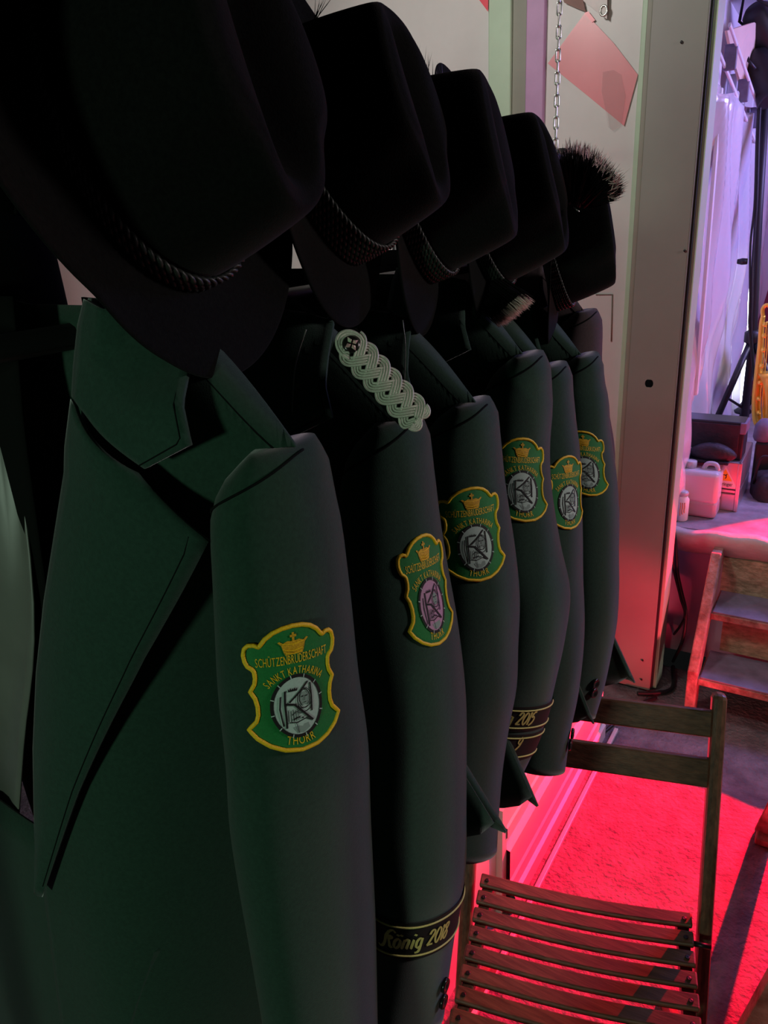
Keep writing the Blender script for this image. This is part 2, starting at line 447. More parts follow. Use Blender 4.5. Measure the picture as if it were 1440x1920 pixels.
def ribbon(gm, pts, w, off, closed=False, wf=None, n=1):
    """flat strip of width w along 2D pts"""
    P = [Vector(p) for p in pts]
    if n > 1:
        Q = []
        for i in range(len(P) - (0 if closed else 1)):
            a, b = P[i], P[(i+1) % len(P)]
            Q += [a.lerp(b, k/n) for k in range(n)]
        if not closed: Q.append(P[-1])
        P = Q
    m = len(P); L = []; R = []
    for i in range(m):
        if closed: t = P[(i+1) % m] - P[i-1]
        else: t = P[min(i+1, m-1)] - P[max(i-1, 0)]
        t = t.normalized() if t.length > 0 else Vector((1, 0)); nn = Vector((-t.y, t.x))
        ww = (wf(t) if wf else 1.0) * w / 2
        L.append(gm['fn'](*(P[i] + nn*ww), off)); R.append(gm['fn'](*(P[i] - nn*ww), off))
    f = [(i, (i+1) % m, m + (i+1) % m, m + i) for i in range(m if closed else m-1)]
    gm['g'].add(L + R, f)

def filled(gm, outline, off, step=None):
    V = [Vector(p) for p in outline]; n = len(V)
    E_ = [(i, (i+1) % n) for i in range(n)]
    if step:
        xs = [p.x for p in V]; ys = [p.y for p in V]
        x = min(xs)
        while x < max(xs):
            y = min(ys)
            while y < max(ys):
                V.append(Vector((x + .0001, y + .00013))); y += step
            x += step
    vs, es, fs, *_ = delaunay_2d_cdt(V, E_, [], 1, 1e-7)
    gm['g'].add([gm['fn'](p.x, p.y, off) for p in vs], fs)

PXS = .88
OUT_R = [(0, 1), (.09, .992), (.17, .967), (.235, .925), (.27, .885), (.288, .868), (.325, .882), (.372, .878), (.405, .85), (.418, .80), (.41, .75),
         (.39, .712), (.355, .692), (.340, .672), (.336, .62), (.346, .57), (.385, .51), (.350, .455), (.336, .39), (.338, .32), (.358, .265), (.432, .195),
         (.37, .125), (.27, .062), (.15, .018), (0, 0)]
def patch_outline(h):
    r = [(x*h*PXS, (y-.5)*h) for x, y in OUT_R]
    return r + [(-x, y) for x, y in reversed(r[1:-1])]

def make_patch(root, sleeve, th0, t0, h, tilt=0.0, pink=False, shear=0.0, xs=1.0):
    fn0 = sleeve.mapper(th0, t0, tilt, shear)
    fn = lambda p, q, off=0.0: fn0(p*xs, q, off)
    def new(): return {'g': G(), 'fn': fn}
    def U(x, y): return (x*h*PXS, (y-.5)*h)
    gm = new(); filled(gm, patch_outline(h), .0014, h*.055)
    base = gm['g'].build('sleeve_patch', M_pgreen, root, smooth=True)
    base['label'] = 'green embroidered shield patch with yellow border'
    # raised yellow border
    o = patch_outline(h*0.985); m = len(o); pts = []
    for i in range(m):
        a, b = Vector(o[i]), Vector(o[(i+1) % m])
        for k in range(3):
            p = a.lerp(b, k/3); pts.append(fn(p.x, p.y, .0016))
    G().tube(pts, h*.0165, 6, closed=True).build('patch_border', M_pyellow, base)
    # lettering
    gm = new()
    text_on(gm, 'SCHÜTZENBRUDERSCHAFT', h*.098, lambda u: (u, (.705-.5)*h, 0.0), sx=.44, gap=.055, off=.0019)
    gm['g'].build('lettering', M_pyellow, base); gm = new()
    def arc_top(u):
        R = .275*h; a = u / R; return (R*sin(a), (.345-.5)*h + R*cos(a), -a)
    text_on(gm, 'SANKT KATHARINA', h*.085, arc_top, sx=.56, gap=.06, off=.0019)
    gm['g'].build('lettering', M_pyellow, base); gm = new()
    def arc_bot(u):
        R = .42*h; a = u / R; return (R*sin(a), (.475-.5)*h - R*cos(a), a)
    text_on(gm, 'THORR', h*.098, arc_bot, sx=.64, gap=.14, off=.0019)
    gm['g'].build('lettering', M_pyellow, base)
    # crown
    gm = new()
    cr = [(-.075, .775), (.075, .775), (.088, .80), (.105, .855), (.135, .882), (.118, .888), (.09, .87), (.05, .885), (.02, .88), (0, .885), (-.02, .88), (-.05, .885), (-.09, .87), (-.118, .888), (-.135, .882), (-.105, .855), (-.088, .80)]
    filled(gm, [U(*p) for p in cr], .0019, h*.06)
    ribbon(gm, [U(0, .88), U(0, .945)], h*.018, .0021); ribbon(gm, [U(-.028, .92), U(.028, .92)], h*.018, .0022)
    gm['g'].build('crown_emblem', M_pgold, base)
    gm = new()
    for yy, ww in ((.787, .07), (.812, .078), (.862, .095)):
        ribbon(gm, [U(-ww, yy + .006), U(0, yy - .006), U(ww, yy + .006)], h*.008, .0023)
    gm['g'].build('crown_highlight', M_pyellow, base)
    # medallion
    ox, oy, rx, ry = 0.0, .365, .225, .245
    ell = lambda k, a, b: U(ox + a*cos(2*pi*k), oy + b*sin(2*pi*k))
    gm = new(); filled(gm, [ell(k/40, rx, ry) for k in range(40)], .0020, h*.055)
    gm['g'].build('medallion_field', M_povalpink if pink else M_poval, base)
    gm = new(); ribbon(gm, [ell(k/48, rx*1.0 - .004, ry - .004) for k in range(48)], h*.026, .0023, closed=True)
    # big black letter-like sword and bow strokes
    ribbon(gm, [U(-.105, .50), U(-.112, .40), U(-.110, .27), U(-.115, .20)], h*.015, .0025, n=3)
    ribbon(gm, [U(-.075, .405), U(.02, .475), U(.100, .545)], h*.014, .0026, n=3)
    ribbon(gm, [U(-.105, .395), U(-.03, .38), U(.05, .30), U(.125, .225)], h*.017, .0026, n=3)
    ribbon(gm, [U(.122, .53), U(.128, .42), U(.122, .30)], h*.012, .0026, n=3)
    ribbon(gm, [U(-.145, .46), U(-.158, .36), U(-.14, .22)], h*.010, .0025, n=3)
    for cx_ in (-.055, -.018):
        filled(gm, [U(cx_-.022, .49), U(cx_+.018, .49), U(cx_+.02, .515), U(cx_+.004, .502), U(cx_-.003, .522), U(cx_-.012, .502), U(cx_-.025, .515)], .0026)
    # hooded figure
    def arcp(cx_, cy_, a, b, a0, a1, n=12): return [U(cx_ + a*cos(radians(a0 + (a1-a0)*k/n)), cy_ + b*sin(radians(a0 + (a1-a0)*k/n))) for k in range(n+1)]
    ribbon(gm, arcp(.06, .42, .048, .068, -60, 240), h*.007, .0026)
    ribbon(gm, arcp(.06, .41, .066, .088, -40, 220), h*.006, .0026)
    ribbon(gm, arcp(.06, .375, .045, .035, 180, 360), h*.007, .0026)
    ribbon(gm, arcp(.06, .355, .06, .045, 180, 350), h*.006, .0026)
    for dx in (-.018, .018): ribbon(gm, [U(.06+dx-.008, .435), U(.06+dx+.008, .435)], h*.010, .0027)
    ribbon(gm, [U(.06, .43), U(.055, .405), U(.064, .403)], h*.004, .0027); ribbon(gm, [U(.047, .385), U(.073, .385)], h*.005, .0027)
    for k in range(5): ribbon(gm, [U(-.09 + k*.02, .345 - .01*(k % 2)), U(-.095 + k*.022, .25)], h*.005, .0026)
    ribbon(gm, [U(-.06, .30), U(-.02, .325), U(.02, .30)], h*.006, .0026)
    ribbon(gm, [U(-.09, .245), U(-.02, .235), U(.06, .255), U(.11, .23)], h*.008, .0026)
    ribbon(gm, [U(-.03, .235), U(-.015, .15)], h*.005, .0026)
    for sx_, sy_ in ((-.03, .27), (.0, .275), (.03, .265), (-.045, .265)): filled(gm, [U(sx_-.012, sy_), U(sx_, sy_+.01), U(sx_+.012, sy_), U(sx_, sy_-.008)], .0027)
    gm['g'].build('medallion_drawing', M_pblack, base)
    gm = new(); filled(gm, [p for p in arcp(.06, .415, .040, .055, 0, 330, 14)], .0022)
    filled(gm, [U(-.06, .20), U(.08, .215), U(.09, .175), U(.03, .145), U(-.03, .15)], .0022)
    gm['g'].build('medallion_figure', M_pface, base)
    gm = new()
    for k in range(12):
        a = 2*pi*(k + .4)/12; c = Vector(U(ox + rx*cos(a), oy + ry*sin(a))); t = Vector((cos(a), sin(a)*1.1))
        ribbon(gm, [c - t*h*.014, c + t*h*.012], h*.008, .0027)
    gm['g'].build('wheel_spoke_mark', M_poval, base)

# blackletter strokes (unit height 1, baseline 0)
BL = {
 'K': (0.62, [[(.0,-.02),(.10,-.10),(.22,-.02),(.26,.25),(.22,.6),(.30,.92)], [(.30,.92),(.45,1.0),(.60,.86)], [(.26,.55),(.44,.66),(.50,.56),(.38,.46),(.26,.48)], [(.38,.46),(.50,.18),(.56,.0),(.66,.05)]]),
 'ö': (0.40, [[(.10,.10),(.08,.40),(.20,.55),(.32,.42),(.32,.12),(.20,.0),(.10,.10)], [(.10,.72),(.15,.80)], [(.26,.72),(.31,.80)]]),
 'n': (0.44, [[(.04,.50),(.10,.46),(.10,.06),(.15,.0)], [(.10,.44),(.24,.55),(.32,.44),(.32,.06),(.38,.0)]]),
 'i': (0.22, [[(.04,.50),(.10,.46),(.10,.06),(.16,.0)], [(.09,.74),(.14,.82)]]),
 'g': (0.44, [[(.32,.52),(.18,.55),(.08,.40),(.10,.12),(.20,.02),(.32,.10)], [(.32,.54),(.33,.0),(.28,-.2),(.12,-.24)]]),
 '2': (0.42, [[(.04,.62),(.12,.80),(.28,.80),(.33,.62),(.20,.35),(.04,.04)], [(.02,.04),(.36,.04)]]),
 '0': (0.44, [[(.10,.12),(.04,.40),(.12,.72),(.24,.80),(.36,.66),(.38,.36),(.28,.08),(.18,.02),(.10,.12)]]),
 '1': (0.20, [[(.06,.72),(.12,.82)], [(.12,.82),(.10,.0)]]),
 '8': (0.40, [[(.30,.80),(.14,.80),(.08,.66),(.20,.46),(.32,.26),(.24,.02),(.10,.02),(.05,.22),(.20,.46),(.31,.64),(.30,.80)]]),
 '5': (0.40, [[(.36,.82),(.14,.78)], [(.14,.78),(.08,.50),(.26,.52),(.34,.34),(.26,.10),(.06,-.06)]]),
 '9': (0.40, [[(.34,.70),(.20,.82),(.06,.66),(.08,.44),(.22,.36),(.34,.52),(.34,.70)], [(.34,.62),(.30,.26),(.10,-.04)]]),
}
def blackletter(gm, s, size, p0, q0, off, sl=0.16):
    u = p0; XS = .80
    for ch in s:
        if ch == ' ': u += .2*size; continue
        w, strokes = BL[ch]
        for st in strokes:
            pts = smooth_path([Vector((x, y, 0)) for x, y in st], max(6, 5*(len(st)-1))) if len(st) > 2 else [Vector((*st[0], 0)), Vector((*st[1], 0))]
            ribbon(gm, [Vector((u + (p.x + sl*p.y)*size*XS, q0 + p.y*size)) for p in pts], size*.13, off,
                   wf=lambda t: .35 + .65*abs(t.x*.64 + t.y*.77))
        u += w*size*XS

def cuff_band(root, sleeve, t0, width, thA, thB, text, size, textp, name='cuff_band', th_ref=None, q0=None):
    """woven black band with two yellow lines round the cuff, centred at t0"""
    L = sleeve.L
    def fn(th, q, off): return sleeve.pt(th, t0 - q/L, off)
    gb = G(); gb.grid(lambda u, v: fn(thA + (thB-thA)*u, (v-.5)*width, .0016), 60, 4)
    band = gb.build(name, M_band, root)
    gy = G()
    for q in (width*.5 - .006, -width*.5 + .006):
        gy.tube([fn(thA + (thB-thA)*k/60, q, .0022) for k in range(61)], .0011, 5)
    gy.build('yellow_line', M_bandy, band)
    mp = sleeve.mapper(th_ref, t0)
    gm = {'g': G(), 'fn': mp}
    blackletter(gm, text, size, textp, q0 if q0 is not None else -size*.36, .0028)
    gm['g'].build('lettering', M_bandy, band)
    return band

ROLL_DZ = [.125, .108, .04, .015, -.066, -.179, -.329, -.428, -.74]
ROLL_X = [.078, .072, .068, .066, .036, .005, -.025, -.035, -.05]
def jacket(tip, xs, swing, length, hem, label, mwool=M_wool, wr=0.0, seed=0, hemx=-0.285, hemy=.095, lapels=True, buttons=(), neck=.108):
    tip = Vector(tip); SX, SY, SZ = tip
    Xc = XC + (SX + .33)
    root = thing('jacket', (Xc, SY, SZ), label, 'jacket', 'jackets hanging in a row')
    sl = Sleeve(tip, xs, swing, length, wr=wr, seed=seed)
    # left sleeve (towards the room)
    g = G(); n = 48
    T = [0, .012, .03, .05, .075, .10, .13, .16] + [.16 + .84*k/40 for k in range(1, 41)]
    v = [sl.pt(2*pi*k/n, t) for t in T for k in range(n)]; f = []
    for i in range(len(T)-1):
        for k in range(n): f.append((i*n+k, i*n+(k+1) % n, (i+1)*n+(k+1) % n, (i+1)*n+k))
    f.append(tuple(range(n)))
    # turned-in cuff
    b0 = len(v)
    for t, o in ((1.0, -.004), (.93, -.004)): v += [sl.pt(2*pi*k/n, t, o) for k in range(n)]
    for i, (r0, r1) in enumerate(((len(T)-1, None), (None, None))):
        A = (len(T)-1)*n if i == 0 else b0; B = b0 if i == 0 else b0 + n
        for k in range(n): f.append((A+k, A+(k+1) % n, B+(k+1) % n, B+k))
    slo = mk('sleeve', v, f, mwool, root)
    # sleeve head seam
    xo_tab = ([-.8, -.6, -.2, -.12, -.06, 0, .12], [-.085, -.085, -.085, -.062, -.035, -.012, -.012])
    def x_out(z): return SX + sm_interp(z - SZ, *xo_tab)
    def yfront(z): return interp(z - SZ, [-.75, -.45, -.2, 0, .12], [-.15, -.125, -.09, -.062, -.03])
    def xroll(z): return Xc + sm_interp(z - SZ, ROLL_DZ[::-1], ROLL_X[::-1])
    NK = Vector((Xc + .105, SY, SZ + neck))            # neck end of the shoulder ridge
    def ridge(s):                                      # s 0 neck .. 1 tip
        return Vector((NK.x + (SX - .012 - NK.x)*s, SY, NK.z + (SZ - .002 - NK.z)*s + .014*sin(pi*s)))
    def front_pt(x, z, flat=False):
        """point of the draped front at (x, z)"""
        xo = x_out(z); s = max(0.0, min(1.0, (x - Xc) / (xo - Xc)))
        zr0 = ridge(max(0.0, min(1.0, (x - NK.x)/(SX - NK.x)))).z
        kk = max(0.0, min(1.0, (zr0 - z - .03)/.12)) if not flat else 0.0
        y = SY + yfront(z) * (max(-.55, 1 - 1.55*s**3.0)*kk + max(0.0, 1 - (.55 if flat else 1.0)*s**3.2)*(1-kk))
        # tuck to the ridge
        if x > NK.x and not flat:
            zr = ridge(min(1, (x - NK.x)/(SX - NK.x))).z; d = max(0, zr - z); y = SY + (y - SY)*min(1, sqrt(d/.05)) if d < .05 else y
        return Vector((x, y, z))
    zh = SZ + hem
    def frontL(u, v):
        # v 0 top .. 1 hem, u 0 opening .. 1 side
        w = v
        if u < .35:
            top = NK.z
        top = NK.z if u < .3 else ridge((u-.3)/.7).z
        z = top + (zh - .02*(1-u) - top)*w
        xi = xroll(z); xo = x_out(z)
        if u < .3 and False: pass
        xt = NK.x if u >= .3 else xi
        # at the top the panel follows the shoulder ridge, lower it spans opening to side
        k = min(1.0, v / .14); k = k*k*(3-2*k)
        xtop = (xi + (NK.x - xi)*u/.3) if u < .3 else ridge((u-.3)/.7).x
        xlow = xi + (xo - xi)*u
        x = xtop*(1-k) + xlow*k
        p = front_pt(x, z)
        if v == 0 and u >= .3: p.y = SY
        return p
    g = G(); g.grid(frontL, 30, 46); g.build('front_left', mwool, root, thick=.003)
    # back, sweeping out behind the sleeve at the hem
    def back(u, v):
        # u 0 = left side seam .. 1 right side
        if u < .35: top = ridge(1 - u/.35)
        elif u > .65: top = Vector((2*Xc - ridge((u-.65)/.35).x + .03, SY, ridge((u-.65)/.35).z))
        else: top = Vector((NK.x + (2*Xc - 2*NK.x + .03)*(u-.35)/.3, SY + .02, NK.z - .012))
        z = top.z + (zh + .030*max(0, 1 - u/.10)**3 - top.z)*v
        dz = z - SZ
        flare = interp(-dz, [0, .2, .28, -hem], [0, .0, .03, hemx - (SX - .085)])
        xl = x_out(z) + flare*1.0; xr = 2*Xc - x_out(z) + .05
        a = pi*u
        xx = (xl + xr)/2 + (xl - xr)/2*cos(a)*(1.0)
        dep = interp(-dz, [-.1, 0, .1, .3, .7], [.0, .02, .045, .05, .05])
        yy = SY + dep*sin(a)**.6 + (hemy)*interp(-dz, [.15, -hem], [0, 1])*(max(0, cos(a))**1.5)
        yy += .006*sin(u*17 + seed)*interp(-dz, [.2, .6], [0, 1])
        k = min(1.0, v/.14); k = k*k*(3-2*k)
        return Vector((top.x*(1-k) + xx*k, top.y*(1-k) + yy*k, z))
    g = G(); g.grid(back, 40, 40); g.build('back_panel', mwool, root, thick=.003)
    # side panel closing front to back under the sleeve
    def side(u, v):
        zf = SZ - .10; z = zf + (zh + .030*u**5 - zf)*v
        dz = z - SZ
        p0 = Vector((x_out(z), SY, z)); 
        flare = interp(-dz, [0, .2, .28, -hem], [0, .0, .03, hemx - (SX - .085)])
        p1 = Vector((x_out(z) + flare, SY + hemy*interp(-dz, [.15, -hem], [0, 1]), z))
        return p0.lerp(p1, u) + Vector((.004, 0, 0))
    g = G(); g.grid(side, 6, 24); g.build('side_panel', mwool, root, thick=.002)
    # right front, pushed back towards the wall, with its lining
    def frontR(u, v):
        z = NK.z + (zh - NK.z)*v
        xi = Xc - .03 - .02*v; xo = 2*Xc - x_out(z) + .05
        x = xi + (xo - xi)*u
        return Vector((x, SY + .5*yfront(z)*(1-u**3) - .01 , z))
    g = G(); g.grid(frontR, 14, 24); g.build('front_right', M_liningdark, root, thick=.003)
    # right sleeve hanging by the wall
    g = G(); v = []; n2 = 20; TT = [0, .03, .08, .15, .3, .5, .75, 1]
    for t in TT:
        a, b = sl_ab(t)
        for k in range(n2): v.append(Vector((2*Xc - SX + .06 - a*.6*cos(2*pi*k/n2), SY + .03 + b*sin(2*pi*k/n2), SZ - .63*t)))
    f = [(i*n2+k, i*n2+(k+1) % n2, (i+1)*n2+(k+1) % n2, (i+1)*n2+k) for i in range(len(TT)-1) for k in range(n2)]
    f.append(tuple(range(n2)))
    mk('sleeve', v, f, mwool, root)
    # seams
    g = G(); g.tube([front_pt(ridge(s).x - .004, ridge(s).z - .012) + Vector((0, -.001, 0)) for s in [k/12 for k in range(13)]], .0009, 5)
    g.build('shoulder_seam', M_seam, root)
    # armhole seam: where the sleeve head meets the body
    pts = [sl.pt(radians(5 - 165*(k/24)), .004 + .085*(k/24)**1.6, .0004) for k in range(25)]
    g = G(); g.tube(pts, .0011, 5); g.build('armhole_seam', M_seam, root)
    if lapels:
        def lap(z0, z1, inner, outer, bul):
            pass
        LO = [(.138, -.012), (.186, -.062), (.122, -.165), (.085, -.232), (.045, -.305), (.008, -.380), (-.022, -.441)]
        LI = [(.067, .036), (.058, -.02), (.018, -.135), (-.002, -.205), (-.018, -.285), (-.028, -.37), (-.034, -.435)]
        def lapel(u, v):
            m = len(LO) - 1; q = v*m; i = min(int(q), m-1); t = q - i
            o = Vector(LO[i]).lerp(Vector(LO[i+1]), t); ii = Vector(LI[i]).lerp(Vector(LI[i+1]), t)
            p = ii.lerp(o, u)
            P = front_pt(Xc + p.x, SZ + p.y, True)
            P.y -= .006 + .012*sin(pi*min(1, u*.9 + .05))*(1 - .5*v) + .004*u
            return P
        g = G(); g.grid(lapel, 12, 48); lp = g.build('lapel', M_wool_lapel if mwool is M_wool else mwool, root, thick=.0045)
        # stitched edge line
        g = G(); g.tube([lapel(.93, .16 + .8*k/30) + Vector((0, -.0025, 0)) for k in range(31)], .0006, 4); g.build('edge_stitch', M_seam, lp)
        CO = [(.158, .090), (.168, .062), (.190, .014), (.149, -.006)]
        CI = [(.078, .108), (.072, .09), (.068, .06), (.067, .038)]
        def collar(u, v):
            m = 3; q = v*m; i = min(int(q), m-1); t = q - i
            o = Vector(CO[i]).lerp(Vector(CO[i+1]), t); ii = Vector(CI[i]).lerp(Vector(CI[i+1]), t)
            p = ii.lerp(o, u)
            P = front_pt(Xc + p.x, SZ + min(p.y, .5))
            yb = SY + interp(p.y, [-.01, .04, .09], [-.072, -.055, -.005])
            P.y = min(P.y - .008, yb) - .008*sin(pi*u)
            return P
        g = G(); g.grid(collar, 12, 24); cl = g.build('collar', M_wool_lapel if mwool is M_wool else mwool, root, thick=.0045)
        g = G(); g.tube([collar(.95, k/20) + Vector((0, -.0026, 0)) for k in range(21)], .0006, 4); g.build('edge_stitch', M_seam, cl)
    # cuff buttons
    for th, t in buttons:
        c = sl.pt(radians(th), t, .002); nrm = (sl.pt(radians(th), t, .01) - sl.pt(radians(th), t, 0)).normalized()
        Mx = Matrix.Translation(c) @ nrm.to_track_quat('Z', 'Y').to_matrix().to_4x4()
        G().lathe([(.0, 0), (.0085, 0), (.0088, .0025), (.0078, .0042), (.0062, .0034), (.0, .0030)], 20, Mx).build('cuff_button', M_button, root)
    return root, sl, front_pt

SX_TAB = {
 1: [-0.368, -0.368, -0.368, -0.368, -0.364, -0.365, -0.363, -0.36, -0.358, -0.356, -0.354],
 2: [-0.369, -0.37, -0.364, -0.353, -0.346, -0.344, -0.341, -0.338, -0.345, -0.35, -0.354],
 3: [-0.367, -0.368, -0.363, -0.355, -0.349, -0.347, -0.344, -0.35, -0.353, -0.351, -0.348],
 4: [-0.364, -0.366, -0.367, -0.363, -0.352, -0.332, -0.33, -0.339, -0.349, -0.362, -0.38],
 5: [-0.376, -0.376, -0.37, -0.365, -0.359, -0.354, -0.346, -0.341, -0.34, -0.345, -0.346],
 6: [-0.373, -0.369, -0.365, -0.354, -0.346, -0.342, -0.335, -0.331, -0.334, -0.339, -0.348],
 7: [-0.420,-0.424,-0.420,-0.410,-0.400,-0.395,-0.390,-0.388,-0.388,-0.388,-0.388]}
J1, S1, F1 = jacket((-.33, .43, H-.154), SX_TAB[1], .03, .68, -.66, 'nearest dark green wool jacket with wide notched lapel facing the camera', seed=0.4, hemx=-.38, hemy=.02)
J2, S2, F2 = jacket((-.33, .60, H-.175), SX_TAB[2], .05, .73, -.51, 'dark green jacket with silver braided shoulder cord and a black 2018 cuff band', wr=.004, seed=2.2, buttons=((2, .900), (3, .935)), hemx=-.266, hemy=.05)
J3, S3, F3 = jacket((-.338, .76, H-.194), SX_TAB[3], .06, .575, -.575, 'dark green jacket hanging right behind the one with the silver shoulder cord', seed=3.1, hemx=-.281, hemy=.04, wr=.001)
J4, S4, F4 = jacket((-.347, .92, H-.168), SX_TAB[4], .09, .63, -.62, 'dark green jacket with a black 2015 band above a second cuff band', seed=1.0, hemx=-.36, hemy=.04, wr=.003)
J5, S5, F5 = jacket((-.36, 1.05, H-.205), SX_TAB[5], .08, .63, -.62, 'dark green jacket between the 2015 band jacket and the farthest patched jacket', seed=4.2, hemx=-.288, hemy=.04, buttons=((14, .893), (10, .922)), wr=.001)
J6, S6, F6 = jacket((-.358, 1.195, H-.215), SX_TAB[6], .05, .63, -.635, 'farthest dark green jacket with a sleeve patch, hanging above the folding chair back', seed=5.0, hemx=-.266, hemy=.085, buttons=((-34, .88), (-33, .91)), wr=.001)
J7, S7, F7 = jacket((-.400, 1.335, H-.165), SX_TAB[7], .02, .60, -.60, 'plain brownish grey jacket at the far end of the row, without a patch', mwool=M_brown, seed=6.0, hemx=-.36, hemy=.05, wr=.004)

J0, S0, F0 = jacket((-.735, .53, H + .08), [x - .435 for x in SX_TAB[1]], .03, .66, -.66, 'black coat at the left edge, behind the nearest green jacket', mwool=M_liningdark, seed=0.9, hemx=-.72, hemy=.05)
# sleeve, angle, height fraction, size, shear
PATCH = {1: (S1, -36, .27, .110, -.02), 2: (S2, -15, .22, .110, .02), 3: (S3, -46, .241, .107, .04), 4: (S4, -48, .24, .107, -.10), 5: (S5, -26, .28, .107, -.02), 6: (S6, -62, .26, .105, -.12)}
for k, (s_, th, t_, h_, shr) in PATCH.items():
    root = (J1, J2, J3, J4, J5, J6)[k-1]
    make_patch(root, s_, radians(th), t_, h_, 0.0, pink=(k == 2), shear=shr, xs=(.80 if k == 2 else .94 if k == 1 else 1.0))

cuff_band(J2, S2, .775, .056, radians(-200), radians(60), 'König 2018', .027, -.036, th_ref=radians(-50), q0=-.010)
cuff_band(J4, S4, .765, .040, radians(-200), radians(30), 'König 2015', .024, -.080, th_ref=radians(-22), q0=-.008)
cuff_band(J4, S4, .840, .044, radians(-200), radians(30), '9', .024, -.020, th_ref=radians(-22), q0=-.002)


# ------------------------------------------------------------------ shoulder cord on the second jacket
def shoulder_cord():
    A = Vector((-.388, .560, H - .095)); B = Vector((-.324, .578, H - .168))
    ax = (B - A).normalized(); Ln = (B - A).length
    nrm = Vector((.45, -.62, .55)); nrm = (nrm - ax * nrm.dot(ax)).normalized(); sd = ax.cross(nrm)
    if sd.x < 0: sd = -sd
    root = bpy.data.objects.new('shoulder_cord', None)
    def P(u, w, h): return A + ax * u + sd * w + nrm * (h + .004)
    W = .0118
    # dark green felt backing
    out = [(-.004, 0)] + [(u, -.019) for u in (.004, .03, .06, .09, Ln - .01)] + [(Ln + .004, 0)] + [(u, .019) for u in (Ln - .01, .09, .06, .03, .004)]
    v = [P(u, w*.82, -.001) for u, w in out]; n = len(v); v += [P(u, w*.82, -.004) for u, w in out]
    f = [tuple(range(n)), tuple(range(2*n-1, n-1, -1))] + [(i, (i+1) % n, n+(i+1) % n, n+i) for i in range(n)]
    back = mk('shoulder_cord', v, f, M_liningdark, J2, smooth=False)
    back['label'] = 'silver braided shoulder cord with a gem button'
    per = Ln / 2.2
    for b in range(3):
        ph = 2*pi*b/3
        for c in range(4):
            o = (c - 1.5) * .0025
            pts = []
            N = 120
            for k in range(N + 1):
                u = Ln*.10 + (Ln*.90)*k/N
                a = 2*pi*u/per + ph
                w = W*sin(a); dw = W*2*pi/per*cos(a)
                l = sqrt(1 + dw*dw)
                env = min(1.0, (N-k)/8 + .35)
                # offset across the strand
                pts.append(P(u - o*dw/l*.9, (w + o/l*1.0)*env, .0022 + .0020*cos(2*a + 0.4)))
            G().tube(pts, .0013, 6).build('braid_strand', M_silver, back)
    # closing loops at the sleeve end
    for sgn in (-1, 1):
        for c in range(4):
            r = .0030 + c*.0025
            G().tube([P(Ln - .001 + r*.72*sin(a)*1.0 - .003*(sgn > 0), sgn*.0070 + r*.62*cos(a), .003 + .002*(sgn < 0)) for a in [pi*k/14 - .1 for k in range(15)]], .0013, 6).build('braid_loop', M_silver, back)
    # neck loop round the button
    for c in range(3):
        r = .0078 + c*.0022
        G().tube([P(.012 + r*cos(a)*1.1, r*.95*sin(a), .002) for a in [pi*.30 + 1.4*pi*k/24 for k in range(25)]], .0015, 6).build('neck_loop', M_silver, back)
    Mx = Matrix.Translation(P(.012, 0, .001)) @ Matrix.Scale(.9, 4) @ nrm.to_track_quat('Z', 'Y').to_matrix().to_4x4()
    G().lathe([(0, 0), (.0088, 0), (.0088, .004), (.0075, .0055), (.004, .0060), (0, .0062)], 20, Mx).build('button', M_button, back)
    # four-petalled gem
    g = G()
    for k in range(4):
        a = k*pi/2 + .4
        c = Vector((.0034*cos(a), .0034*sin(a), .0078)); d = Vector((cos(a), sin(a), 0)); e = Vector((-sin(a), cos(a), 0))
        base_ = [c + d*.0042 - Vector((0, 0, .002)), c + e*.0024 - Vector((0, 0, .002)), c - d*.0026 - Vector((0, 0, .002)), c - e*.0024 - Vector((0, 0, .002))]
        g.add([Mx @ p for p in base_ + [c + Vector((0, 0, .002))]], [(0,1,4),(1,2,4),(2,3,4),(3,0,4),(3,2,1,0)])
    g.build('gem', M_gem, back, smooth=False)
    bpy.data.objects.remove(root)
shoulder_cord()

# pale piping glimpsed on two inner front edges
mk('piping', *(lambda q: (q.v, q.f))(G().tube(smooth_path([at_y(574, 618, .535), at_y(560, 660, .532), at_y(552, 700, .53), at_y(548, 772, .53)], 16), .0007, 5)), M_lining, J2)
mk('piping', *(lambda q: (q.v, q.f))(G().tube(smooth_path([at_y(755, 600, .70), at_y(760, 650, .695), at_y(758, 720, .69)], 12), .0006, 5)), M_lining, J3)
# satin lining of the nearest jacket and its flap pocket
def lin(u, v):
    p0 = smooth_path([at_y(-60, 600, .40), at_y(-60, 1100, .36), at_y(-60, 1800, .33)], 20)[int(v*20)]
    p1 = smooth_path([at_y(-4, 600, .41), at_y(66, 1130, .37), at_y(50, 1400, .345), at_y(30, 1660, .33), at_y(10, 1800, .33)], 20)[int(v*20)]
    return p0.lerp(p1, u) + Vector((0, .004*sin(9*u + 3*v), 0))
g = G(); g.grid(lin, 8, 20); g.build('satin_lining', M_lining, J1, thick=.002)
def lowR(u, v):
    z = H - .154 - .40 + (-.45)*v
    return Vector((XC - .02 - .02*v - .34*u, .43 + interp(z - H + .154, [-.75, -.45, -.2], [-.13, -.11, -.08]) + .05*u*u, z))
g = G(); g.grid(lowR, 12, 12); g.build('front_right_skirt', M_wool, J1, thick=.003)
pp = [F1(XC + .085, H - .154 - .487), F1(XC + .16, H - .154 - .452), F1(XC + .15, H - .154 - .53), F1(XC + .055, H - .154 - .585)]
pq = [p + Vector((0, -.006, 0)) for p in pp]
mk('pocket_flap', pp + pq, [(4,5,6,7),(0,1,5,4),(1,2,6,5),(2,3,7,6),(3,0,4,7)], M_wool_lapel, J1, smooth=False, bevel=.002)

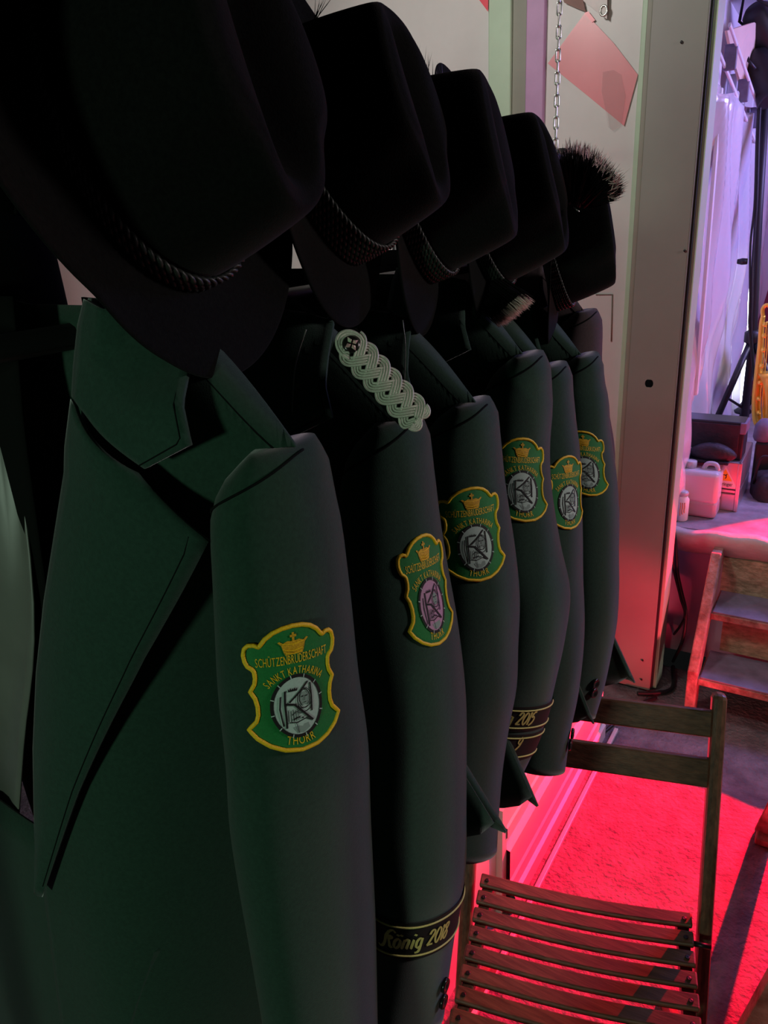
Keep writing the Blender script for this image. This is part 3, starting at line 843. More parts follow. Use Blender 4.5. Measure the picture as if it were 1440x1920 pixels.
# ------------------------------------------------------------------ coat rack that carries jackets and hats
rk = thing('coat_rack', (-.60, .75, 0), 'dark steel coat rack behind the hats, carrying jackets and hats', 'coat rack')
G().tube([(-.60, -.35, H - .085), (-.60, 1.75, H - .085)], .012, 10).build('rail', M_darkmetal, rk)
for y in (-.35, 1.75):
    G().tube([(-.64, y, .34 if y > 0 else 0.34), (-.60, y, H + .12)], .014, 10).build('upright', M_darkmetal, rk)
G().tube([(-1.02, -.35, H + .07), (-1.02, 1.75, H + .07)], .012, 10).build('rail', M_darkmetal, rk)
for y in (-.35, 1.75):
    G().tube([(-1.02, y, 0), (-1.02, y, H + .12)], .014, 10).build('upright', M_darkmetal, rk)
    G().tube([(-1.02, y, H + .10), (-.60, y, H + .10)], .010, 8).build('cross_bar', M_darkmetal, rk)
G().tube([(-.60, -.35, H + .10), (-.60, 1.75, H + .10)], .010, 10).build('hat_rail', M_darkmetal, rk)

# ------------------------------------------------------------------ hats
def hat(T, yaw, tilt, roll, label, scale=1.0, cords=5, spread0=0.0, brush=None, crease=.030, seed=0, brimdrop=0.0, hgt=.118, back=0.0, far=0.0):
    A = Vector((cos(tilt)*cos(yaw), cos(tilt)*sin(yaw), sin(tilt)))          # crown direction
    Fd = Vector((0, 0, -1)); Fd = (Fd - A*Fd.dot(A)).normalized()             # front of the hat hangs down
    Sd = Fd.cross(A)
    Fd, Sd = Fd*cos(roll) + Sd*sin(roll), Sd*cos(roll) - Fd*sin(roll)
    T = Vector(T); B = T - A * hgt * scale
    Mx = Matrix(((Sd.x, Fd.x, A.x, B.x), (Sd.y, Fd.y, A.y, B.y), (Sd.z, Fd.z, A.z, B.z), (0, 0, 0, 1))) @ Matrix.Scale(scale, 4)
    root = thing('felt_hat', B, label, 'hat', 'felt hats above the jackets')
    rng = random.Random(seed)
    def radius(ph, h):
        bx, by = .080 - .016*h**1.5, .100 - .018*h**1.5
        r = 1 / sqrt((sin(ph)/bx)**2 + (cos(ph)/by)**2)
        # pinches either side of the front
        for s in (-1, 1):
            d = (ph - s*.75 + pi) % (2*pi) - pi
            r -= .013*math.exp(-(d/.36)**2) * max(0, h - .25)/.75
        return r
    def ztop(x, y):
        z = hgt - .004 + .10*(-y)*.12
        z -= crease*math.exp(-(x/.021)**2) * (1 / (1 + math.exp((abs(y) - .062)/.012)))
        return z
    n = 72; v = []; f = []
    HL = [0, .08, .2, .35, .5, .65, .78, .88, .95, .985]
    for h in HL:
        for k in range(n):
            ph = 2*pi*k/n; r = radius(ph, h)
            if h > .9: r -= .006*((h-.9)/.1)**2
            x, y = r*sin(ph), r*cos(ph)
            v.append((x, y, h*(ztop(x*.98, y*.98) + .004*(1 if h < .97 else 0) - .002)))
    for q in (.93, .84, .72, .58, .44, .30, .15):
        for k in range(n):
            ph = 2*pi*k/n; r = (radius(ph, 1.0) - .006)*q
            x, y = r*sin(ph), r*cos(ph); v.append((x, y, ztop(x, y)))
    m = len(HL) + 7
    for i in range(m-1):
        for k in range(n): f.append((i*n+k, i*n+(k+1) % n, (i+1)*n+(k+1) % n, (i+1)*n+k))
    v.append((0, 0, ztop(0, 0))); e = len(v)-1
    for k in range(n): f.append(((m-1)*n+k, (m-1)*n+(k+1) % n, e))
    mk('crown', [Mx @ Vector(p) for p in v], f, M_felt, root, sub=1)
    # brim
    v = []; f = []
    QS = [0, .08, .2, .4, .6, .8, .93, 1.0]
    for q in QS:
        for k in range(n):
            ph = 2*pi*k/n; r0 = radius(ph, 0) - .001
            wd = .046 + .012*cos(ph)**2 + back*max(0, sin(ph - pi*.25)) + far*max(0, cos(ph + radians(70)))
            r = r0 + wd*q
            z = .004 - .004*q + q*q*(.020*sin(ph)**2 - .020*max(0, cos(ph)) + .016*max(0, -cos(ph)) - brimdrop*max(0, cos(ph)))
            v.append((r*sin(ph), r*cos(ph), z))
    for i in range(len(QS)-1):
        for k in range(n): f.append((i*n+k, i*n+(k+1) % n, (i+1)*n+(k+1) % n, (i+1)*n+k))
    mk('brim', [Mx @ Vector(p) for p in v], f, M_felt, root, thick=.0028, sub=1)
    # twisted cords round the band
    for c in range(cords):
        g = G(); N = 300; turns = 46
        for s in (0, pi):
            pts = []
            for k in range(N):
                ph = 2*pi*k/N
                spread = .0016 + .0040*(.5 + .5*cos(ph - spread0))
                z = .008 + (cords - 1 - c)*spread*1.25 if True else 0
                r = radius(ph, z/hgt) + .0026
                a = turns*ph + s
                pts.append(Mx @ Vector(((r + .0016*cos(a))*sin(ph), (r + .0016*cos(a))*cos(ph), z + .0016*sin(a))))
            g.tube(pts, .0017*scale, 5, closed=True)
        o = g.build('hat_cord', M_cord, root)
    return root, Mx

HT = {}
HT[1] = hat(at_x(530, 105, -.330), radians(8), radians(16), 0, 'nearest black green felt hat, largest, filling the upper left corner', spread0=radians(-60), cords=3, seed=1, scale=1.06, back=.045, far=.022, brimdrop=-.018)
HT[2] = hat(at_x(806, 185, -.345), radians(12), radians(18), 0, 'felt hat with a thick fan of cords, above the silver shoulder cord', spread0=radians(-50), cords=6, seed=2, back=.015)
HT[3] = hat(at_x(955, 285, -.338), radians(16), radians(14), 0, 'felt hat with a flat smooth crown, middle of the row', spread0=radians(-60), cords=5, seed=3, crease=.012)
HT[4] = hat(at_x(1055, 335, -.340), radians(12), radians(16), 0, 'felt hat with a deep crown crease and a pale tipped brush pointing down', spread0=radians(-60), cords=4, seed=4, crease=.036, back=.02)
HT[5] = hat(at_x(1156, 432, -.335), radians(16), radians(12), 0, 'farthest felt hat, with a bushy black hair tuft on top', spread0=radians(-60), cords=5, seed=5, scale=.92)

def hairs(pairs, n, width, jit, rng, droop=0.0):
    """thin tapering blades between base and tip segments"""
    g = G()
    for _ in range(n):
        u = rng.random(); w = rng.random()
        b, t = pairs(u, w)
        b = b + Vector([rng.gauss(0, jit*.5) for _ in range(3)]); t = t + Vector([rng.gauss(0, jit) for _ in range(3)])
        d = t - b; s = d.cross(Vector((rng.gauss(0, 1), rng.gauss(0, 1), rng.gauss(0, 1)))).normalized() * width
        mid = b + d*.6 + Vector((0, 0, -droop*rng.random()))
        g.add([b - s, b + s, mid + s*.8, mid - s*.8, t], [(0,1,2,3),(3,2,4)])
    return g
rng = random.Random(3)
# brush hanging from the fourth hat
b0, b1 = at_y(868, 545, .93), at_y(905, 500, .95)
t0, t1 = at_y(944, 612, .90), at_y(999, 566, .92)
off = Vector((.002, .014, 0))
def br(u, w): return (b0.lerp(b1, u) + off*(w-.5), t0.lerp(t1, u) + off*(w-.5)*1.5)
g = hairs(lambda u, w: (br(u, w)[0], br(u, w)[0].lerp(br(u, w)[1], .92)), 900, .0011, .002, rng)
o = g.build('hair_brush', M_hair, HT[4][0], smooth=False)
g = hairs(lambda u, w: (br(u, w)[0].lerp(br(u, w)[1], .80), br(u, w)[1]), 700, .0006, .0012, rng)
g.build('pale_brush_tip', M_hairtip, o, smooth=False)
# tuft on the farthest hat
c0 = at_y(1072, 375, 1.13); c1 = at_y(1110, 385, 1.13)
arc = smooth_path([at_y(1052, 268, 1.10), at_y(1090, 268, 1.11), at_y(1118, 284, 1.11), at_y(1148, 312, 1.11), at_y(1165, 345, 1.11), at_y(1150, 372, 1.11)], 30)
def tf(u, w): return (c0.lerp(c1, u) + Vector((0, .03*(w-.5), 0)), arc[min(30, int(u*30))] + Vector((0, .05*(w-.5), 0)))
g = hairs(lambda u, w: (tf(u, w)[0], tf(u, w)[0].lerp(tf(u, w)[1], .78 + .2*w)), 1900, .0011, .004, rng)
o = g.build('hair_tuft', M_hair, HT[5][0], smooth=False)
g = hairs(lambda u, w: (tf(u, w)[0].lerp(tf(u, w)[1], .80), tf(u, w)[1]), 260, .0005, .004, rng)
g.build('pale_tuft_tip', M_hairtip, o, smooth=False)
# wisps behind the second hat and the first
wb0 = at_y(800, 175, .80)
g = hairs(lambda u, w: (wb0 + Vector((.05*(u-.5), 0, 0)), at_y(775 + 52*u, 98 + 34*abs(u-.3), .80)), 26, .0004, .004, rng)
g.build('hair_wisp', M_hair, HT[3][0], smooth=False)
g = hairs(lambda u, w: (at_y(588, 40, .66), at_y(596 + 30*u, -6, .66)), 8, .0004, .002, rng)
g.build('hair_wisp', M_hair, HT[2][0], smooth=False)
# small metal pin on the tuft of the last hat
G().tube([at_y(1075, 389, 1.02), at_y(1086, 397, 1.02)], .0009, 6).build('hat_pin', M_steel, HT[5][0])

# ------------------------------------------------------------------ chain, sheet, banner on the end wall
ch = thing('chain', at_y(1050, 0, 1.78), 'galvanised steel link chain hanging in front of the end wall', 'chain')
c0 = at_y(1050, -30, 1.78); pitch = .0212; nl = 17
def link_mesh():
    g = G(); L, W = .0085, .0042
    pts = [(W*cos(a), 0, L + W*sin(a)) for a in [pi*k/8 for k in range(9)]] + [(W*cos(a), 0, -L + W*sin(a)) for a in [pi + pi*k/8 for k in range(9)]]
    g.tube(pts, .0018, 8, closed=True)
    return g
lm = link_mesh()
first = None
for k in range(nl):
    z = c0.z - k*pitch
    o = mk('chain_link', lm.v, lm.f, M_steel, None) if first is None else bpy.data.objects.new('chain_link', first.data)
    if first is None: first = o
    else: col.objects.link(o)
    o.parent = ch
    o.location = Vector((c0.x, c0.y, z)) - ch.location
    o.rotation_euler = (0, 0, radians(25) + (pi/2 if k % 2 else 0))

def sheet(name, pts, m, th=.0008):
    return mk(name, pts, [tuple(range(len(pts)))], m, smooth=False, thick=th)
sh = sheet('taped_sheet', [at_y(*p, YB - .006) for p in ((1097, 24), (1150, 80), (1196, 140), (1170, 236), (1100, 178), (1027, 119))], M_sheet)
tag(sh, 'tilted pinkish red translucent sheet taped to the end wall', 'sheet')
mk('tape', [at_y(*p, YB - .009) for p in ((1096, 24), (1103, 21), (1116, 38), (1110, 42))], [(0,1,2,3)], M_sheetred, sh, smooth=False)
mk('crinkled_tape', [at_y(*p, YB - .009) for p in ((1130, 135), (1150, 131), (1165, 140), (1173, 180), (1165, 232), (1150, 246), (1140, 238), (1135, 205), (1128, 172))], [tuple(range(9))], M_tape, sh, smooth=False)
bn = sheet('banner_corner', [at_y(*p, YB - .02) for p in ((1094, 2), (1138, 36), (1140, -60), (1080, -60))], M_banner)
tag(bn, 'white banner corner with a metal eyelet at the top of the end wall', 'banner')
ec = at_y(1131.5, 20, YB - .023)
G().tube([ec + Vector((.010*cos(a), 0, .013*sin(a))) for a in [2*pi*k/20 for k in range(20)]], .003, 6, closed=True).build('eyelet', M_steel, bn)
st = sheet('wall_strap', [at_y(*p, YB - .012) for p in ((1054, -6), (1092, -6), (1098, 22), (1080, 15), (1058, 5))], M_brownstrip)
tag(st, 'brown strap end above the taped sheet', 'strap')
rc = sheet('red_corner_sheet', [at_y(*p, YB - .03) for p in ((880, -25), (915, 22), (916, -25))], M_sheetred)
tag(rc, 'bright red sheet corner beside the green-lit strip', 'sheet')

# ------------------------------------------------------------------ folding chair
R0 = Vector((-.115, 1.214, .45)); w_ = Vector((.967, .254, 0)).normalized(); d_ = Vector((.254, -.967, 0)).normalized(); WD = .405; zz = Vector((0, 0, 1))
cr = thing('folding_chair', (R0 - w_*WD/2 + d_*.18) - zz*.45, 'brown wooden slatted folding chair under the far jackets', 'chair')
def slat(i):
    g = G(); n = 14
    o = R0 + d_*(.0 + i*.0425)
    v = []
    for k in range(n+1):
        u = k/n; sag = -.012*sin(pi*u)
        for a, b in ((-.002, 0), (.0265, -.0015), (.0285, -.011), (.0, -.011)):
            v.append(o - w_*(WD*u) + d_*a + zz*(sag + b))
    f = [(k*4+a, k*4+(a+1) % 4, (k+1)*4+(a+1) % 4, (k+1)*4+a) for k in range(n) for a in range(4)] + [(3,2,1,0), tuple(n*4+a for a in range(4))]
    s_ = mk('seat_slat', v, f, M_wood, cr, smooth=False, bevel=.003)
    for u in (.035, .965):
        c = o - w_*(WD*u) + d_*.015 + zz*(-.012*sin(pi*u) + .0003)
        G().lathe([(.0045, 0), (.0045, .0008), (.002, .0003)], 10, Matrix.Translation(c)).build('screw', M_darkmetal, s_)
for i in range(9): slat(i)
for u in (.04, .96):                                        # seat bearers
    a = R0 - w_*(WD*u) - zz*.026 - d_*.01; b = a + d_*.385
    G().bar(a, b, .022, .028).build('seat_bearer', M_woodv, cr, smooth=False, bevel=.003)
up = (zz*.40 - d_*.150)
for s in (0, 1):
    base_ = R0 + w_*(.024 if s == 0 else -(WD + .026)) + zz*.0
    top = base_ + up; foot = base_ - up*(.45/.40) + Vector((0, 0, 0))
    G().bar(foot + zz*.003, top, .026, .040, up=-d_).build('back_post', M_woodv, cr, smooth=False, bevel=.009)
    rb = base_ + w_*(-.03 if s == 0 else .03)
    G().bar(rb + d_*.30 - zz*.03, rb - d_*.16 - zz*.447, .02, .034, up=-d_).build('rear_leg', M_woodv, cr, smooth=False, bevel=.004)
for (f0, f1) in ((.80, .92), (.575, .705)):                   # back rails
    a = R0 + w_*.015 + up*((f0+f1)/2); b = R0 - w_*(WD + .015) + up*((f0+f1)/2)
    G().bar(a, b, .018, (f1-f0)*up.length, up=up).build('back_rail', M_wood, cr, smooth=False, bevel=.004)
G().tube([R0 + w_*.03 + d_*.06 - zz*.01, R0 + w_*0 + d_*.06 - zz*.01], .005, 8).build('pivot_bolt', M_darkmetal, cr)
G().tube([R0 + w_*.02 + d_*.24 - zz*.32, R0 - w_*(WD + .02) + d_*.24 - zz*.32], .008, 8).build('stretcher', M_woodv, cr)

# ------------------------------------------------------------------ stage, drape, steps
ZS = .575; YS = 2.86
struct(G().box((-.50, YS, ZS - .04), (2.6, 6.2, ZS)).build('floor_stage', M_deck, smooth=False), 'stage deck with red light')
def roll(u, v):
    x = -.50 + 3.1*u
    a = -.35*pi + v*1.25*pi
    r = .062 + .006*sin(x*19) + .004*sin(x*41 + v*5)
    return Vector((x, YS - .01 - r*cos(a - .2*pi)*1.0, ZS - .045 + r*sin(a)*1.0 - .004*sin(x*7)))
g = G(); g.grid(roll, 120, 16)
tag(g.build('edge_drape', M_plast), 'rolled greyish white drape along the stage edge', 'drape')
def skirt(u, v):
    x = -.50 + 3.1*u
    return Vector((x, YS + .02 + .012*sin(x*11)*(1 - v) - .02*(1-v), .04 + (ZS - .14)*v))
g = G(); g.grid(skirt, 120, 6)
tag(g.build('stage_skirt', M_skirt), 'lilac grey cloth hanging below the stage edge', 'cloth')

sp = thing('wooden_steps', (0.1, 2.6, 0), 'worn wooden steps leading up to the stage', 'steps')
SXL = -.345; SXR = .55
# stringers with the kinked outline
def stringer(x, name='stringer'):
    prof = [(2.56, 0.0), (2.485, 0.0), (2.475, .20), (2.735, .545), (2.80, .545), (2.80, .50), (2.56, .18)]
    n = len(prof); v = [Vector((xx, y, z)) for xx in (x, x + .034) for y, z in prof]
    f = [tuple(range(n)), tuple(range(2*n-1, n-1, -1))] + [(i, (i+1) % n, n+(i+1) % n, n+i) for i in range(n)]
    mk(name, v, f, M_stepwood, sp, smooth=False, bevel=.004)
stringer(SXL); stringer(SXR)
for z, y in ((.175, 2.49), (.365, 2.63)):
    t_ = G().box((SXL + .034, y, z - .032), (SXR, y + .21, z - .006)).build('tread', M_stepwood, sp, smooth=False, bevel=.004)
    G().box((SXL + .04, y + .004, z - .006), (SXR - .004, y + .205, z)).build('tread_mat', M_tread, t_, smooth=False, bevel=.002)
G().box((SXL + .034, 2.815, .365), (SXR, 2.835, .50)).build('back_board', M_osb, sp, smooth=False)
G().box((SXL + .07, 2.70, .18), (SXR, 2.72, .335)).build('riser', M_osb, sp, smooth=False)
# cables by the steps
def cable(name, pts, r, label, n=40, m=M_black):
    return tag(G().tube(smooth_path(pts, n), r, 8).build(name, m), label, 'cable', 'black cables')
cable('cable', [at_y(1258, 985, 2.80), at_y(1266, 1010, 2.77), at_y(1270, 1070, 2.77), at_y(1278, 1110, 2.76), at_y(1286, 1150, 2.74), at_y(1280, 1200, 2.72), at_z(1262, 1240, .01)], .006, 'black cable pair dropping from the stage edge beside the steps')
cable('cable', [at_y(1256, 985, 2.80), at_y(1259, 1020, 2.77), at_y(1264, 1070, 2.77), at_y(1276, 1120, 2.76), at_y(1283, 1160, 2.74), at_z(1250, 1205, .01), at_z(1238, 1216, .01)], .005, 'thinner black cable beside the one dropping from the stage')
cable('floor_cable', [at_z(1195, 1300, .012), at_z(1225, 1300, .012), at_z(1260, 1290, .012), at_z(1262, 1250, .012)], .008, 'black cable lying on the floor at the post foot')
cable('floor_cable', [at_z(1130, 1375, .01), at_z(1160, 1350, .01), at_z(1200, 1320, .01), at_z(1230, 1308, .01)], .006, 'black cable on the floor behind the chair back')

# ------------------------------------------------------------------ things on the stage
jc = thing('jerrycan', (-.455, 3.02, ZS), 'translucent white plastic jerrycan standing on the stage', 'jerrycan')
def rbox(lo, hi, r, name, m, parent, **k): return G().box(lo, hi).build(name, m, parent, smooth=True, bevel=r, autosmooth=40, **k)
x0, x1 = -.535, -.375; y0, y1 = 2.98, 3.08
rbox((x0, y0, ZS + .055), (x1, y1, ZS + .185), .018, 'body', M_can, jc)
rbox((x0 + .002, y0 + .001, ZS), (x1 - .001, y1 - .001, ZS + .07), .014, 'filled_base', M_canlow, jc)
G().tube(smooth_path([(x1 - .015, 3.03, ZS + .183), (x1 - .025, 3.03, ZS + .206), (x1 - .055, 3.03, ZS + .206), (x1 - .068, 3.03, ZS + .183)], 12), .009, 8).build('handle', M_can, jc)
G().lathe([(.022, 0), (.022, .028), (.018, .03), (0, .03)], 16, Matrix.Translation((x0 + .045, 3.03, ZS + .183))).build('cap', M_can, jc)

bt = thing('drink_bottle', (-.492, 2.935, ZS), 'small drink bottle with an orange clawed print beside the jerrycan', 'bottle')
bm_ = Matrix.Translation((-.492, 2.935, ZS))
G().lathe([(.0, 0), (.022, 0), (.025, .004), (.025, .085), (.019, .094), (.018, .1), (.0, .1)], 20, bm_).build('body', M_white, bt)
G().lathe([(.017, .1), (.020, .102), (.020, .112), (.016, .118), (0, .118)], 20, bm_).build('neck', M_film, bt)
for k in range(3):
    a = radians(-95 + k*17); p = [Vector((-.492 + .0256*cos(a + da), 2.935 + .0256*sin(a + da), ZS + z)) for da, z in ((0, .078), (.06, .06), (0, .045), (.08, .025 + .006*k))]
    G().tube(smooth_path(p, 10), .0016, 5).build('claw_mark', M_orange, bt)

cs = thing('equipment_case', (-.40, 3.2, ZS), 'aluminium equipment case with a yellow triangle label, under the black box', 'case')
cx0, cx1, cy0, cy1 = -.56, -.318, 3.10, 3.42
rbox((cx0, cy0, ZS), (cx1, cy1, ZS + .072), .004, 'case_base', M_alu, cs)
rbox((cx0 + .002, cy0 + .003, ZS + .074), (cx1 - .002, cy1, ZS + .087), .002, 'clasp_rim', M_alu, cs)
rbox((cx0, cy0, ZS + .090), (cx1, cy1, ZS + .200), .004, 'case_lid', M_alu, cs)
G().box((cx1 - .012, cy0 - .003, ZS), (cx1 + .003, cy0 + .012, ZS + .200)).build('corner_edge', M_alu, cs, smooth=False, bevel=.003)
lx, lz, ly = -.372, ZS + .098, cy0 - .0012
lb = mk('triangle_label', [(lx - .048, ly, lz), (lx + .048, ly, lz), (lx, ly, lz + .083)], [(0,1,2)], M_white, cs, smooth=False)
mk('yellow_triangle', [(lx - .027, ly - .0008, lz + .026), (lx + .027, ly - .0008, lz + .026), (lx, ly - .0008, lz + .073)], [(0,1,2)], M_yellowp, lb, smooth=False)
flat = lambda p, q, off=0: Vector((lx + p, ly - .0016 - off*.2, lz + q))
gm = {'g': G(), 'fn': flat}; text_on(gm, 'behringer', .020, lambda u: (u, .006, 0), sx=.85, gap=.05); gm['g'].build('lettering', M_black, lb, smooth=False)
gm = {'g': G(), 'fn': flat}; ribbon(gm, [(-.004 + .009*cos(a), .042 + .008*sin(a)) for a in [radians(-60 + 250*k/14) for k in range(15)]], .0028, 0)
ribbon(gm, [(.002, .046), (.007, .054)], .003, 0); gm['g'].build('ear_mark', M_black, lb, smooth=False)

bx = thing('black_box', (-.43, 3.2, ZS + .200), 'black rectangular speaker box on top of the aluminium case', 'speaker box')
zb = ZS + .2005
rbox((-.56, 3.13, zb), (-.325, 3.24, zb + .150), .006, 'cabinet', M_black, bx)
G().box((-.552, 3.126, zb + .01), (-.342, 3.131, zb + .14)).build('front_grille', M_blackcloth, bx, smooth=False, bevel=.002)
G().box((-.342, 3.125, zb + .105), (-.320, 3.235, zb + .149)).build('side_handle_plate', M_tread, bx, smooth=False, bevel=.003)
bb = thing('belt_bag', (-.42, 3.08, zb), 'dark zipped belt bag lying before the black box', 'bag')
def bag(u, v):
    a = 2*pi*u; b = pi*(v - .5)
    x = .088*cos(a)*max(.05, cos(b))**.7; y = .042*sin(a)*max(.05, cos(b))**.7; z = .030*sin(b) + .012*cos(2*x/.088)*(sin(b) > 0)
    return Vector((-.425 + x, 3.085 + y*.8, zb + .032 + z))
g = G(); g.grid(bag, 32, 12, wrap=True); g.build('pouch', M_blackcloth, bb)
G().tube([(-.505, 3.07, zb + .03), (-.51, 3.06, zb + .045), (-.50, 3.055, zb + .056)], .003, 6).build('zip_puller', M_steel, bb)
G().box((-.565, 3.045, zb + .0005), (-.36, 3.12, zb + .012)).build('strap', M_black, bb, smooth=False, bevel=.003)

# lighting stand
LY = 3.75
ls = thing('light_stand', at_y(1395, 770, LY) - Vector((0, 0, .5)), 'black tripod light stand with cables behind the black box', 'light stand')
G().tube([at_y(1393, 800, LY), at_y(1412, 630, LY), at_y(1422, 400, LY), at_y(1440, 100, LY)], .017, 12).build('mast', M_black, ls)
hub = at_y(1411, 632, LY)
G().lathe([(.022, -.03), (.034, -.02), (.034, .02), (.022, .03)], 14, Matrix.Translation(hub)).build('leg_collar', M_black, ls)
for px, py, yy in ((1342, 790, LY - .15), (1480, 800, LY - .1), (1392, 860, LY + .35)):
    G().tube([hub, at_y(px, py, yy)], .014, 8).build('leg', M_black, ls)
G().tube([at_y(1362, 745, LY - .1), at_y(1393, 765, LY)], .006, 6).build('brace', M_black, ls)
G().lathe([(.012, 0), (.014, .02), (.01, .04)], 10, Matrix.Translation(at_y(1411, 490, LY) + Vector((-.02, 0, 0))) @ Matrix.Rotation(-pi/2, 4, 'Y')).build('clamp_knob', M_black, ls)
def par(pxy, tgt, label, yy):
    c = at_y(*pxy, yy); q = (Vector(tgt) - c).to_track_quat('Z', 'Y').to_matrix().to_4x4(); Mx = Matrix.Translation(c) @ q
    r = thing('stage_lamp', c, label, 'lamp', 'lamps on the light stand')
    G().lathe([(.03, -.10), (.05, -.08), (.055, .0), (.075, .09), (.078, .10), (.068, .10)], 20, Mx).build('housing', M_black, r)
    G().lathe([(.066, .092), (.0, .094)], 20, Mx).build('lens', M_led, r)
    G().tube([Mx @ Vector((.065, 0, -.02)), Mx @ Vector((.085, 0, -.06)), Mx @ Vector((0, 0, -.17)), Mx @ Vector((-.085, 0, -.06)), Mx @ Vector((-.065, 0, -.02))], .006, 6).build('yoke', M_black, r)
    return r
par((1433, 55), (.1, 4.6, 1.3), 'upper black stage lamp clamped high on the stand', 3.72)
par((1434, 140), (.6, 3.4, .6), 'lower black stage lamp below the top one on the stand', 3.70)
for k, (px0, dx) in enumerate(((1419, 0), (1423, 3))):
    cable('hanging_cable', [at_y(1425 + dx, 150, 3.68), at_y(px0, 250, 3.68), at_y(px0 - 4, 380, 3.68), at_y(px0 - 12, 460 + 30*k, 3.68), at_y(px0 - 13, 560, 3.68), at_y(px0 - 14, 620, 3.68), at_y(px0 - 6, 700 + 30*k, 3.68), at_y(px0 + 2, 800, 3.68)], .0045,
          ('black cable hanging straight beside the stand mast', 'second black cable hanging beside the stand mast')[k])
# bright LED tube standing behind the stand
tb = thing('light_tube', at_y(1389, 770, 4.3), 'bright white upright light tube behind the stand', 'lamp')
G().tube([at_y(1393, 770, 4.3), at_y(1403, 540, 4.3)], .016, 12).build('glowing_tube', M_led, tb)
G().lathe([(.04, -.012), (.045, 0), (.02, .02), (.018, .05)], 14, Matrix.Translation(at_y(1393, 770, 4.3))).build('foot', M_black, tb)

# brass saxophone on a stand
sx = thing('saxophone', at_y(1428, 790, 3.55) , 'gold brass saxophone standing at the right edge of the stage', 'saxophone')
Y_ = 3.55
body = smooth_path([at_y(1431, 592, Y_), at_y(1428, 610, Y_), at_y(1426, 650, Y_), at_y(1421, 700, Y_), at_y(1417, 750, Y_), at_y(1420, 788, Y_), at_y(1432, 798, Y_), at_y(1441, 780, Y_), at_y(1444, 740, Y_), at_y(1449, 700, Y_)], 60)
G().tube(body, lambda i: .009 + .018*(i/60)**1.1 + (.03*((i-50)/10)**2 if i > 50 else 0), 14).build('body_tube', M_brass, sx)
G().tube(smooth_path([at_y(1431, 596, Y_), at_y(1430, 580, Y_), at_y(1438, 572, Y_), at_y(1450, 580, Y_)], 16), .008, 10).build('neck_tube', M_brass, sx)
for k in range(9):
    p = body[6 + k*4] + Vector((.014, -.02, .0))
    G().lathe([(.0, 0), (.010, 0), (.010, .003), (0, .004)], 12, Matrix.Translation(p) @ Matrix.Rotation(radians(70), 4, 'X')).build('key', M_brass, sx)
for k in range(2):
    G().tube([p + Vector((.02 + .008*k, -.022, 0)) for p in body[4:42:4]], .0025, 6).build('key_rod', M_brass, sx)
# dark gear bag on the stage floor
gb = thing('gear_bag', (-.24, 3.35, ZS), 'shiny black gear bag on the stage floor beside the case', 'bag')
def gbag(u, v):
    a = 2*pi*u; b = v*pi/2
    return Vector((-.235 + (.065 + .01*sin(3*a))*cos(a)*cos(b)**.5, 3.35 + .1*sin(a)*cos(b)**.5, ZS + .10*sin(b) + .008*sin(5*a)*cos(b)))
g = G(); g.grid(gbag, 36, 10, wrap=True); g.build('bag_body', M_blackcloth, gb)
G().tube(smooth_path([(-.29, 3.33, ZS + .05), (-.27, 3.3, ZS + .17), (-.22, 3.3, ZS + .16), (-.2, 3.33, ZS + .06)], 16), .006, 6).build('handle', M_black, gb)
# grey horn-shaped speaker behind the black box
hs = thing('microphone_case', (-.27, 3.42, ZS), 'grey rounded case end sticking out behind the black box', 'case')
G().lathe([(.0, 0), (.035, 0), (.042, .015), (.038, .065), (.02, .09), (0, .095)], 20, Matrix.Translation((-.285, 3.46, ZS + .2))).build('shell', M_tread, hs)
G().box((-.31, 3.42, ZS), (-.24, 3.5, ZS + .2)).build('stand_block', M_black, hs, smooth=False, bevel=.01)

# ------------------------------------------------------------------ trailer shell beyond the doorway
def film(u, v):
    y = 2.72 + 2.3*u; z = ZS + .02 + 1.50*v
    x = -.525 - .0*u
    d = .020*sin(17*y + 2.3*sin(3.1*z)) + .012*sin(41*y + 4*sin(5*z + y)) + .012*sin(9*z + 13*y)*(1 - .3*v)
    return Vector((x + d*(1 if v < .97 else .3), y, z + (-.03*abs(sin(5.5*y)) if v > .98 else 0)))
g = G(); g.grid(film, 130, 60)
tag(g.build('plastic_film', M_film), 'crinkled clear plastic film hanging over the stage side wall', 'plastic film')
struct(G().box((-.68, YB + .1, ZS), (-.62, 6.2, 2.75)).build('wall_stage_left', M_whitepaint, smooth=False), 'white side wall of the stage trailer')
for y in (2.95, 3.35, 3.8, 4.3):
    G()
    struct(G().box((-.62, y, ZS), (-.58, y + .06, 2.2)).build('trim_6', M_whitepaint, smooth=False, bevel=.005), 'white upright rib of the trailer wall')
struct(G().box((-.68, 5.2, ZS), (2.6, 5.26, 2.75)).build('wall_stage_back', M_curtain, smooth=False), 'wine red curtain at the back of the stage')
g = G(); g.add([(-.68, YB + .1, 2.50), (2.6, YB + .1, 2.50), (2.6, 5.3, 2.36), (-.68, 5.3, 2.36)], [(3,2,1,0)])
struct(g.build('ceiling', M_ceil, smooth=False, thick=.02), 'white ceiling of the stage trailer')
bt_ = G().bar(at_y(1352, 165, 3.06), at_y(1305, 740, 3.06), .030, .012, up=(1, 0, 0)).build('film_batten', M_whitepaint, smooth=False, bevel=.002)
tag(bt_, 'grey white batten holding the plastic film near the doorway post', 'batten')
